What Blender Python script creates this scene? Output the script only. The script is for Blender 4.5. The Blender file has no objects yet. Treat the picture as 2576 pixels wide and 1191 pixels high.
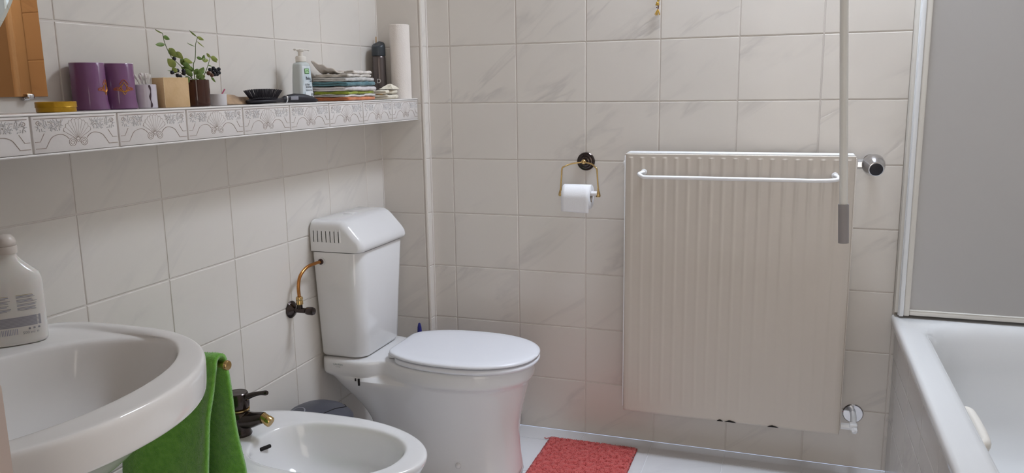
import bpy, bmesh, math, random
from mathutils import Vector, Matrix, noise
PI = math.pi
random.seed(7)
scene = bpy.context.scene
COL = scene.collection

# ------------------------------------------------------------------ camera
F_PX, W_PX, H_PX = 2023.93, 2576, 1191
def cam_axes(yaw, pitch, roll):
    cy, sy, cp, sp = math.cos(yaw), math.sin(yaw), math.cos(pitch), math.sin(pitch)
    f = Vector((sy*cp, cy*cp, sp)); r0 = Vector((cy, -sy, 0)); u0 = r0.cross(f)
    r = math.cos(roll)*r0 + math.sin(roll)*u0
    u = -math.sin(roll)*r0 + math.cos(roll)*u0
    return r, u, f
cam_data = bpy.data.cameras.new('camera')
cam = bpy.data.objects.new('camera', cam_data); COL.objects.link(cam)
r_, u_, f_ = cam_axes(-0.336, -0.1831, -0.0154)
M = Matrix((r_, u_, -f_)).transposed().to_4x4()
M.translation = Vector((1.4328, -2.703, 1.2517))
cam.matrix_world = M
cam_data.sensor_fit = 'HORIZONTAL'; cam_data.sensor_width = 36
cam_data.lens = 36*F_PX/W_PX
cam_data.clip_start = 0.02
scene.camera = cam

# ------------------------------------------------------------------ view, world, lights
scene.view_settings.view_transform = 'Standard'
scene.view_settings.look = 'None'
scene.view_settings.gamma = 1
scene.view_settings.use_curve_mapping = False
scene.view_settings.exposure = 0.0
world = bpy.data.worlds.new('world'); scene.world = world; world.use_nodes = True
bg = world.node_tree.nodes['Background']
bg.inputs[0].default_value = (0.62, 0.74, 1.0, 1); bg.inputs[1].default_value = 1.0

def area(name, loc, rot, sx, sy, power, col):
    d = bpy.data.lights.new(name, 'AREA'); d.shape = 'RECTANGLE'; d.size = sx; d.size_y = sy
    d.energy = power; d.color = col
    o = bpy.data.objects.new(name, d); COL.objects.link(o); o.location = loc; o.rotation_euler = rot
    return o
SKY = dict(x0=1.14, x1=1.82, y0=-0.52, y1=0.12, z=2.95)
area('daylight_through_skylight', ((SKY['x0']+SKY['x1'])/2, (SKY['y0']+SKY['y1'])/2 - 0.0, SKY['z']-0.02), (0, 0, 0),
     SKY['x1']-SKY['x0']-0.06, SKY['y1']-SKY['y0']-0.06, 46.0, (0.80, 0.895, 1.05))
area('warm_fill_light', (1.55, -3.30, 1.05), (-math.pi/2, 0, math.pi), 0.80, 1.95, 10.5, (1.0, 0.90, 0.80))  # added warm fill for the ambient level; no doorway is known here

# ------------------------------------------------------------------ materials
def lin(c):
    o = []
    for v in c:
        v = v/255.0
        o.append(v/12.92 if v <= 0.04045 else ((v+0.055)/1.055)**2.4)
    return tuple(o)
MATS = {}
def mat(name, rgb, rough=0.5, metal=0.0, trans=0.0, coat=0.0, spec=0.5, bump=None, sheen=0.0, var=None, sss=0.0, emis=None, ior=1.45):
    """bump=(scale, strength, detail); var=(scale, rgb2, low, high)"""
    if name in MATS: return MATS[name]
    m = bpy.data.materials.new(name); m.use_nodes = True
    nt = m.node_tree; b = nt.nodes['Principled BSDF']
    b.inputs['Base Color'].default_value = (*lin(rgb), 1)
    b.inputs['Roughness'].default_value = rough
    b.inputs['Metallic'].default_value = metal
    b.inputs['Transmission Weight'].default_value = trans
    b.inputs['Coat Weight'].default_value = coat
    b.inputs['Coat Roughness'].default_value = 0.05
    b.inputs['Specular IOR Level'].default_value = spec
    b.inputs['IOR'].default_value = ior
    if sheen:
        b.inputs['Sheen Weight'].default_value = sheen
        b.inputs['Sheen Roughness'].default_value = 0.5
    if sss:
        b.inputs['Subsurface Weight'].default_value = sss
        b.inputs['Subsurface Radius'].default_value = (0.01, 0.006, 0.004)
    tc = nt.nodes.new('ShaderNodeTexCoord')
    if bump:
        n = nt.nodes.new('ShaderNodeTexNoise'); n.inputs['Scale'].default_value = bump[0]
        n.inputs['Detail'].default_value = bump[2] if len(bump) > 2 else 3
        nt.links.new(tc.outputs['Object'], n.inputs['Vector'])
        bp = nt.nodes.new('ShaderNodeBump'); bp.inputs['Strength'].default_value = bump[1]
        bp.inputs['Distance'].default_value = 0.002
        nt.links.new(n.outputs['Fac'], bp.inputs['Height'])
        nt.links.new(bp.outputs['Normal'], b.inputs['Normal'])
    if var:
        n = nt.nodes.new('ShaderNodeTexNoise'); n.inputs['Scale'].default_value = var[0]; n.inputs['Detail'].default_value = 4
        nt.links.new(tc.outputs['Object'], n.inputs['Vector'])
        cr = nt.nodes.new('ShaderNodeValToRGB')
        cr.color_ramp.elements[0].position = var[2]; cr.color_ramp.elements[0].color = (*lin(rgb), 1)
        cr.color_ramp.elements[1].position = var[3]; cr.color_ramp.elements[1].color = (*lin(var[1]), 1)
        nt.links.new(n.outputs['Fac'], cr.inputs['Fac'])
        nt.links.new(cr.outputs['Color'], b.inputs['Base Color'])
    MATS[name] = m
    return m

def tile_material(name, base, vein, rough, vein_amt, bumpy):
    """glazed marble-look tile: soft grey diagonal veins, offset per tile through the 'rnd' attribute"""
    m = bpy.data.materials.new(name); m.use_nodes = True
    nt = m.node_tree; b = nt.nodes['Principled BSDF']; L = nt.links
    b.inputs['Roughness'].default_value = rough
    b.inputs['Specular IOR Level'].default_value = 0.5
    at = nt.nodes.new('ShaderNodeAttribute'); at.attribute_name = 'rnd'
    uv = nt.nodes.new('ShaderNodeUVMap'); uv.uv_map = 'UVMap'
    mp = nt.nodes.new('ShaderNodeMapping'); mp.vector_type = 'TEXTURE'; mp.inputs['Rotation'].default_value = (0, 0, 0.62)
    mp.inputs['Scale'].default_value = (0.60, 0.15, 1)
    L.new(uv.outputs['UV'], mp.inputs['Vector'])
    ad = nt.nodes.new('ShaderNodeVectorMath'); ad.operation = 'MULTIPLY_ADD'
    ad.inputs[1].default_value = (31, 17, 23)
    L.new(at.outputs['Vector'], ad.inputs[0]); L.new(mp.outputs['Vector'], ad.inputs[2])
    n = nt.nodes.new('ShaderNodeTexNoise'); n.inputs['Scale'].default_value = 1.3; n.inputs['Detail'].default_value = 5
    n.inputs['Distortion'].default_value = 0.6
    L.new(ad.outputs[0], n.inputs['Vector'])
    s = nt.nodes.new('ShaderNodeMath'); s.operation = 'SUBTRACT'; s.inputs[1].default_value = 0.5; L.new(n.outputs['Fac'], s.inputs[0])
    a = nt.nodes.new('ShaderNodeMath'); a.operation = 'ABSOLUTE'; L.new(s.outputs[0], a.inputs[0])
    cr = nt.nodes.new('ShaderNodeValToRGB'); cr.color_ramp.elements[0].position = 0.0
    cr.color_ramp.elements[0].color = (1, 1, 1, 1)
    cr.color_ramp.elements[1].position = 0.05; cr.color_ramp.elements[1].color = (0, 0, 0, 1)
    L.new(a.outputs[0], cr.inputs['Fac'])
    # patchy mask so the veins come and go
    n2 = nt.nodes.new('ShaderNodeTexNoise'); n2.inputs['Scale'].default_value = 1.0; n2.inputs['Detail'].default_value = 3
    L.new(ad.outputs[0], n2.inputs['Vector'])
    cr2 = nt.nodes.new('ShaderNodeValToRGB'); cr2.color_ramp.elements[0].position = 0.48; cr2.color_ramp.elements[1].position = 0.74
    L.new(n2.outputs['Fac'], cr2.inputs['Fac'])
    mu = nt.nodes.new('ShaderNodeMath'); mu.operation = 'MULTIPLY'; L.new(cr.outputs['Color'], mu.inputs[0]); L.new(cr2.outputs['Color'], mu.inputs[1])
    mv = nt.nodes.new('ShaderNodeMath'); mv.operation = 'MULTIPLY'; mv.inputs[1].default_value = vein_amt; L.new(mu.outputs[0], mv.inputs[0])
    mx = nt.nodes.new('ShaderNodeMix'); mx.data_type = 'RGBA'
    mx.inputs[6].default_value = (*lin(base), 1); mx.inputs[7].default_value = (*lin(vein), 1)
    L.new(mv.outputs[0], mx.inputs[0]); L.new(mx.outputs[2], b.inputs['Base Color'])
    # gentle relief of the glaze
    n3 = nt.nodes.new('ShaderNodeTexNoise'); n3.inputs['Scale'].default_value = 14; n3.inputs['Detail'].default_value = 2
    L.new(uv.outputs['UV'], n3.inputs['Vector'])
    sm = nt.nodes.new('ShaderNodeMath'); sm.operation = 'MULTIPLY_ADD'; sm.inputs[1].default_value = -0.5
    L.new(mu.outputs[0], sm.inputs[0]); L.new(n3.outputs['Fac'], sm.inputs[2])
    bp = nt.nodes.new('ShaderNodeBump'); bp.inputs['Strength'].default_value = bumpy; bp.inputs['Distance'].default_value = 0.002
    L.new(sm.outputs[0], bp.inputs['Height']); L.new(bp.outputs['Normal'], b.inputs['Normal'])
    return m

M_TILE = tile_material('glazed_wall_tile', (226, 220, 212), (180, 176, 175), 0.22, 0.30, 0.25)
M_TILEB = tile_material('glazed_wall_tile_back', (226, 220, 212), (176, 171, 169), 0.22, 0.50, 0.5)
M_FLOOR = tile_material('glazed_floor_tile', (226, 226, 228), (196, 196, 200), 0.16, 0.35, 0.08)
M_APRON = tile_material('tub_apron_tile', (200, 196, 192), (172, 168, 166), 0.24, 0.6, 0.2)
M_GROUT = mat('grout', (222, 215, 208), 0.6)
M_GROUT_F = mat('floor_grout', (232, 232, 234), 0.6)
M_PLASTER = mat('white_plaster', (236, 232, 226), 0.85)
M_CER = mat('white_ceramic', (232, 231, 231), 0.08, coat=0.3)
M_CERB = mat('basin_ceramic', (236, 233, 229), 0.09, coat=0.3)
M_SEAT = mat('white_seat_plastic', (235, 236, 241), 0.22)
M_RAD = mat('radiator_enamel', (208, 199, 188), 0.3)
M_WHITE = mat('white_enamel', (240, 240, 240), 0.2)
M_CHROME = mat('chrome', (205, 205, 208), 0.09, metal=1.0)
M_BRASS = mat('brass', (202, 172, 118), 0.22, metal=1.0)
M_COPPER = mat('copper_pipe', (190, 130, 74), 0.22, metal=1.0)
M_BRONZE = mat('dark_bronze', (76, 68, 66), 0.16, metal=0.85)
M_BLACK = mat('black_plastic', (26, 26, 30), 0.3)
M_BLACKM = mat('matt_black_rubber', (40, 38, 44), 0.5)
M_DARK = mat('dark_gap', (24, 20, 18), 0.8)

# ------------------------------------------------------------------ geometry helpers
class G:
    """collects vertices and faces, built into ONE mesh object"""
    def __init__(s): s.v = []; s.f = []; s.mi = []
    def add(s, vf, mi=0, xf=None):
        v, f = vf; o = len(s.v)
        if xf is not None: v = [tuple(xf @ Vector(p)) for p in v]
        s.v += [tuple(p) for p in v]; s.f += [tuple(i+o for i in q) for q in f]; s.mi += [mi]*len(f)
        return s
    def build(s, name, mats, parent=None, sharp=40, sub=0, origin=None, solid=0):
        if not isinstance(mats, (list, tuple)): mats = [mats]
        me = bpy.data.meshes.new(name)
        vv = s.v
        if origin is not None: vv = [(p[0]-origin[0], p[1]-origin[1], p[2]-origin[2]) for p in vv]
        me.from_pydata(vv, [], s.f)
        for m in mats: me.materials.append(m)
        for p, i in zip(me.polygons, s.mi): p.material_index = i; p.use_smooth = True
        bm = bmesh.new(); bm.from_mesh(me); bmesh.ops.recalc_face_normals(bm, faces=bm.faces[:]); bm.to_mesh(me); bm.free()
        me.set_sharp_from_angle(angle=math.radians(sharp))
        me.update()
        o = bpy.data.objects.new(name, me); COL.objects.link(o)
        if origin is not None: o.location = origin
        if parent is not None:
            o.parent = parent
            o.location = (Vector(origin) if origin is not None else Vector((0, 0, 0))) - parent.matrix_basis.translation if not parent.get('_local') else (Vector(origin) if origin is not None else Vector((0, 0, 0)))
        if solid:
            md = o.modifiers.new('thickness', 'SOLIDIFY'); md.thickness = solid; md.offset = 0
        if sub:
            md = o.modifiers.new('smooth', 'SUBSURF'); md.levels = sub; md.render_levels = sub
        return o

def thing(name, label, cat, loc=(0, 0, 0), group=None, rz=0.0, local=False):
    o = bpy.data.objects.new(name, None); COL.objects.link(o); o.location = loc; o.rotation_euler = (0, 0, rz)
    o.empty_display_size = 0.05
    o['label'] = label; o['category'] = cat
    if group: o['group'] = group
    if local: o['_local'] = 1
    return o
def tag(o, label, cat, group=None, kind=None):
    o['label'] = label; o['category'] = cat
    if group: o['group'] = group
    if kind: o['kind'] = kind
    return o
def struct(o): o['kind'] = 'structure'; return o
def plabel(o, t): o['label'] = t; return o

def bm_vf(bm):
    bm.verts.ensure_lookup_table(); bm.verts.index_update()
    v = [tuple(p.co) for p in bm.verts]; f = [tuple(p.index for p in q.verts) for q in bm.faces]; bm.free(); return v, f
def box(c, s, r=0.0, seg=3, rz=0.0):
    bm = bmesh.new(); bmesh.ops.create_cube(bm, size=1)
    for p in bm.verts: p.co = Vector((p.co.x*s[0], p.co.y*s[1], p.co.z*s[2]))
    if r > 0:
        bmesh.ops.bevel(bm, geom=bm.edges[:], offset=min(r, min(s)*0.49), segments=seg, profile=0.5, affect='EDGES')
    R = Matrix.Rotation(rz, 4, 'Z')
    for p in bm.verts: p.co = R @ p.co + Vector(c)
    return bm_vf(bm)
def prism(poly, axis, a, b, r=0.0, seg=3):
    """polygon in the two other axes (in x,y,z order) pushed along axis from a to b"""
    bm = bmesh.new()
    def P(u, v, w):
        return {'x': (w, u, v), 'y': (u, w, v), 'z': (u, v, w)}[axis]
    lo = [bm.verts.new(P(u, v, a)) for u, v in poly]; hi = [bm.verts.new(P(u, v, b)) for u, v in poly]
    n = len(poly)
    bm.faces.new(lo); bm.faces.new(hi[::-1])
    for i in range(n): bm.faces.new((lo[i], hi[i], hi[(i+1) % n], lo[(i+1) % n]))
    bmesh.ops.recalc_face_normals(bm, faces=bm.faces[:])
    if r > 0: bmesh.ops.bevel(bm, geom=bm.edges[:], offset=r, segments=seg, profile=0.5, affect='EDGES')
    return bm_vf(bm)
def loft(rings, cap0=True, cap1=True, closed=True):
    v = []; f = []; n = len(rings[0])
    for r in rings: v += [tuple(p) for p in r]
    for k in range(len(rings)-1):
        for i in range(n if closed else n-1):
            j = (i+1) % n
            f.append((k*n+i, k*n+j, (k+1)*n+j, (k+1)*n+i))
    if cap0: f.append(tuple(range(n))[::-1])
    if cap1: f.append(tuple((len(rings)-1)*n+i for i in range(n)))
    return v, f
def lathe(prof, c=(0, 0, 0), n=32, axis=(0, 0, 1), caps=True, ex=1.0, ey=1.0):
    """prof: (radius, height) pairs along axis starting at c"""
    q = Vector((0, 0, 1)).rotation_difference(Vector(axis).normalized()).to_matrix()
    rings = []
    for r, h in prof:
        rings.append([Vector(c) + q @ Vector((max(r, 1e-5)*ex*math.cos(2*PI*i/n), max(r, 1e-5)*ey*math.sin(2*PI*i/n), h)) for i in range(n)])
    return loft(rings, caps, caps)
def tube(path, r, n=10, caps=True, flat=1.0):
    P = [Vector(p) for p in path]; R = r if isinstance(r, (list, tuple)) else [r]*len(P)
    rings = []; up = None
    for i, p in enumerate(P):
        t = (P[min(i+1, len(P)-1)] - P[max(i-1, 0)]).normalized()
        if up is None:
            up = Vector((0, 0, 1)) if abs(t.z) < 0.9 else Vector((1, 0, 0))
        s = t.cross(up)
        if s.length < 1e-6: s = t.cross(Vector((0, 1, 0)))
        s.normalize(); up = s.cross(t).normalized()
        rings.append([p + R[i]*(math.cos(2*PI*k/n)*s + flat*math.sin(2*PI*k/n)*up) for k in range(n)])
    return loft(rings, caps, caps)
def smooth_path(pts, k=8):
    """Catmull-Rom through the points"""
    P = [Vector(p) for p in pts]; P = [P[0]*2-P[1]] + P + [P[-1]*2-P[-2]]; out = []
    for i in range(1, len(P)-2):
        for j in range(k):
            t = j/k; a, b, c, d = P[i-1], P[i], P[i+1], P[i+2]
            out.append(0.5*((2*b)+(c-a)*t+(2*a-5*b+4*c-d)*t*t+(3*b-a-3*c+d)*t**3))
    out.append(P[-2]); return out
def sup(t, p):
    c, s = math.cos(t), math.sin(t)
    return (math.copysign(abs(c)**(2/p), c), math.copysign(abs(s)**(2/p), s))
def sphere(c, r, n=12, sx=1, sy=1, sz=1):
    rings = []
    for i in range(1, n):
        a = PI*i/n
        rings.append([(c[0]+sx*r*math.sin(a)*math.cos(2*PI*k/(2*n)), c[1]+sy*r*math.sin(a)*math.sin(2*PI*k/(2*n)), c[2]-sz*r*math.cos(a)) for k in range(2*n)])
    return loft(rings, True, True)
def text(body, size, mtx, m, name='lettering', parent=None, extrude=0.0001, align='CENTER', squeeze=1.0):
    cu = bpy.data.curves.new(name, 'FONT'); cu.body = body; cu.size = size; cu.extrude = extrude
    cu.align_x = align; cu.align_y = 'CENTER'; cu.resolution_u = 2
    tmp = bpy.data.objects.new(name, cu); COL.objects.link(tmp)
    bpy.context.view_layer.update()
    dg = bpy.context.evaluated_depsgraph_get()
    me = bpy.data.meshes.new_from_object(tmp.evaluated_get(dg))
    bpy.data.objects.remove(tmp); bpy.data.curves.remove(cu)
    me.materials.clear(); me.materials.append(m)
    me.transform(mtx @ Matrix.Diagonal((squeeze, 1, 1, 1)))
    o = bpy.data.objects.new(name, me); COL.objects.link(o)
    if parent is not None:
        o.parent = parent
        if not parent.get('_local'): o.location = -parent.matrix_basis.translation
    return o
def frame_mtx(origin, right, up):
    r = Vector(right).normalized(); u = Vector(up).normalized(); nrm = r.cross(u)
    m = Matrix((r, u, nrm)).transposed().to_4x4(); m.translation = Vector(origin); return m

# ------------------------------------------------------------------ the room
TH, TW = 0.2, 0.2486
BX0 = 0.2652            # a joint of the back wall
LY0 = -0.6642           # a joint of the left wall
DUCT_W, DUCT_D = 0.175, 0.045
ROOM_R, ROOM_F, CEIL = 2.46, -3.35, 2.60

def tiled(name, O, U, V, ulines, vlines, mats, joint=0.0016, bev=0.0022, lift=0.0014, back=0.05, holes=None):
    """a tiled surface: each tile a raised pad with bevelled edges over a grout bed"""
    O, U, V = Vector(O), Vector(U), Vector(V); N = U.cross(V)
    v = []; f = []; mi = []; rnd = []; uvs = []
    def P(u, w, h): return O + U*u + V*w + N*h
    def quad(pts, m, rr):
        o = len(v); v.extend(P(*p) for p in pts); f.append(tuple(range(o, o+len(pts)))); mi.append(m); rnd.append(rr); uvs.append([(p[0], p[1]) for p in pts])
    quad([(ulines[0], vlines[0], -0.0012), (ulines[-1], vlines[0], -0.0012), (ulines[-1], vlines[-1], -0.0012), (ulines[0], vlines[-1], -0.0012)], 1, (0, 0, 0))
    for a in range(len(ulines)-1):
        for b in range(len(vlines)-1):
            u0, u1, w0, w1 = ulines[a]+joint, ulines[a+1]-joint, vlines[b]+joint, vlines[b+1]-joint
            if u1-u0 < 0.006 or w1-w0 < 0.006: continue
            rr = (random.random(), random.random(), random.random())
            tl = [random.uniform(-0.00025, 0.00025) for _ in range(4)]
            lo = [(u0, w0, -0.0012), (u1, w0, -0.0012), (u1, w1, -0.0012), (u0, w1, -0.0012)]
            b1 = bev
            mid = [(u0+b1*.35, w0+b1*.35, lift*.7-0.0006), (u1-b1*.35, w0+b1*.35, lift*.7-0.0006), (u1-b1*.35, w1-b1*.35, lift*.7-0.0006), (u0+b1*.35, w1-b1*.35, lift*.7-0.0006)]
            hi = [(u0+b1, w0+b1, lift-0.0006+tl[0]), (u1-b1, w0+b1, lift-0.0006+tl[1]), (u1-b1, w1-b1, lift-0.0006+tl[2]), (u0+b1, w1-b1, lift-0.0006+tl[3])]
            o = len(v)
            for q in (lo, mid, hi): v.extend(P(*p) for p in q)
            allp = lo+mid+hi
            for k in range(2):
                for i in range(4):
                    j = (i+1) % 4; q = (k*4+i, k*4+j, (k+1)*4+j, (k+1)*4+i)
                    f.append(tuple(o+z for z in q)); mi.append(0); rnd.append(rr); uvs.append([(allp[z][0], allp[z][1]) for z in q])
            q = (8, 9, 10, 11); f.append(tuple(o+z for z in q)); mi.append(0); rnd.append(rr); uvs.append([(allp[z][0], allp[z][1]) for z in q])
    # solid backing
    o = len(v); us, ws = (ulines[0], ulines[-1]), (vlines[0], vlines[-1])
    for h in (-0.0014, -back):
        for (a, b) in ((0, 0), (1, 0), (1, 1), (0, 1)): v.append(P(us[a], ws[b], h))
    for q in ((0, 1, 2, 3), (7, 6, 5, 4), (0, 4, 5, 1), (1, 5, 6, 2), (2, 6, 7, 3), (3, 7, 4, 0)):
        f.append(tuple(o+z for z in q)); mi.append(1); rnd.append((0, 0, 0)); uvs.append([(0, 0)]*4)
    me = bpy.data.meshes.new(name); me.from_pydata([tuple(p) for p in v], [], f)
    for m in mats: me.materials.append(m)
    at = me.attributes.new('rnd', 'FLOAT_VECTOR', 'CORNER'); uvl = me.uv_layers.new(name='UVMap')
    for p in me.polygons:
        p.material_index = mi[p.index]
        for k, li in enumerate(p.loop_indices):
            at.data[li].vector = rnd[p.index]; uvl.data[li].uv = uvs[p.index][k]
    ob = bpy.data.objects.new(name, me); COL.objects.link(ob)
    return struct(ob)

def lines(first, step, lo, hi):
    out = [lo]; k = math.ceil((lo-first)/step)
    while first+k*step < hi-0.004:
        x = first+k*step
        if x > lo+0.004: out.append(x)
        k += 1
    return out+[hi]
zl = [i*TH for i in range(14)]
tiled('wall_back', (0, 0, 0), (1, 0, 0), (0, 0, 1), lines(BX0, TW, DUCT_W, ROOM_R), zl, [M_TILEB, M_GROUT])
tiled('wall_left', (0, 0, 0), (0, 1, 0), (0, 0, 1), lines(LY0, TW, ROOM_F, -DUCT_D), zl, [M_TILE, M_GROUT])
tiled('wall_duct_front', (0, -DUCT_D, 0), (1, 0, 0), (0, 0, 1), [0.0, DUCT_W-0.008], zl, [M_TILE, M_GROUT], back=0.02)
tiled('wall_duct_side', (DUCT_W, 0, 0), (0, 1, 0), (0, 0, 1), [-DUCT_D+0.008, 0.0], zl, [M_TILE, M_GROUT], back=0.02)
g = G(); g.add(box((DUCT_W-0.0035, -DUCT_D+0.0035, 1.3), (0.009, 0.009, 2.6), 0.0035, 4))
struct(g.build('trim_1', mat('corner_trim', (214, 206, 196), 0.35)))
g = G(); g.add(box((0.0015, -DUCT_D-0.0015, 1.3), (0.005, 0.005, 2.6), 0.0015, 2)); g.add(box((DUCT_W+0.002, -0.002, 1.3), (0.006, 0.006, 2.6), 0.002, 2))
struct(g.build('trim_2', mat('corner_sealant', (228, 222, 216), 0.4)))
# right wall behind the tub and the wall behind the camera
tiled('wall_right', (ROOM_R, 0, 0), (0, -1, 0), (0, 0, 1), lines(0.2, TW, 0.0, -ROOM_F), zl, [M_TILE, M_GROUT])
g = G(); g.add(box(((ROOM_R)/2, ROOM_F-0.03, CEIL/2), (ROOM_R+0.1, 0.06, CEIL)))
struct(g.build('wall_front', M_PLASTER))
# floor
tiled('floor', (0, 0, 0), (1, 0, 0), (0, 1, 0), lines(BX0, TW, 0.0, ROOM_R), lines(-0.10, TW, ROOM_F, 0.0), [M_FLOOR, M_GROUT_F], joint=0.0012, bev=0.0012, lift=0.0010)
# ceiling with the shaft of the roof window
g = G(); S = SKY
g.add(box((S['x0']/2-0.01, ROOM_F/2, CEIL+0.03), (S['x0']+0.02, -ROOM_F, 0.06)))
g.add(box(((S['x1']+ROOM_R)/2, ROOM_F/2, CEIL+0.03), (ROOM_R-S['x1'], -ROOM_F, 0.06)))
g.add(box(((S['x0']+S['x1'])/2, (S['y0']+ROOM_F)/2, CEIL+0.03), (S['x1']-S['x0'], S['y0']-ROOM_F, 0.06)))
zc = (CEIL+S['z'])/2+0.03; hh = S['z']-CEIL+0.06
yc, yl = (S['y0']+S['y1'])/2, S['y1']-S['y0']
g.add(box((S['x0']-0.01, yc, zc), (0.02, yl, hh))); g.add(box((S['x1']+0.01, yc, zc), (0.02, yl, hh)))
g.add(box(((S['x0']+S['x1'])/2, S['y0']-0.01, zc), (S['x1']-S['x0']+0.04, 0.02, hh))); g.add(box(((S['x0']+S['x1'])/2, S['y1']+0.01, zc), (S['x1']-S['x0']+0.04, 0.02, hh)))
g.add(box(((S['x0']+S['x1'])/2, S['y1']/2+0.012, CEIL+0.006), (S['x1']-S['x0']+0.04, S['y1']+0.02, 0.012)))
struct(g.build('ceiling', M_PLASTER))
g = G(); cx, cyy = (S['x0']+S['x1'])/2, (S['y0']+S['y1'])/2
for sx in (-1, 1): g.add(box((cx+sx*((S['x1']-S['x0'])/2-0.015), cyy, S['z']+0.03), (0.03, yl, 0.05), 0.003))
for sy in (-1, 1): g.add(box((cx, cyy+sy*(yl/2-0.015), S['z']+0.03), (S['x1']-S['x0']-0.062, 0.03, 0.05), 0.003))
w1 = struct(g.build('window_1', M_WHITE))
g = G(); g.add(box((cx, cyy, S['z']+0.03), (S['x1']-S['x0']-0.06, yl-0.06, 0.004)))
g.build('pane', mat('window_glass', (240, 248, 255), 0.02, trans=1.0), w1)
# made-up door frame added around the fill light, on the solid wall behind the camera
g = G()
for sx in (1.12, 1.98): g.add(box((sx, ROOM_F+0.012, 1.02), (0.07, 0.024, 2.04), 0.003))
g.add(box((1.55, ROOM_F+0.012, 2.065), (0.93, 0.024, 0.07), 0.003))
struct(g.build('fill_light_frame', M_WHITE))

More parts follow.
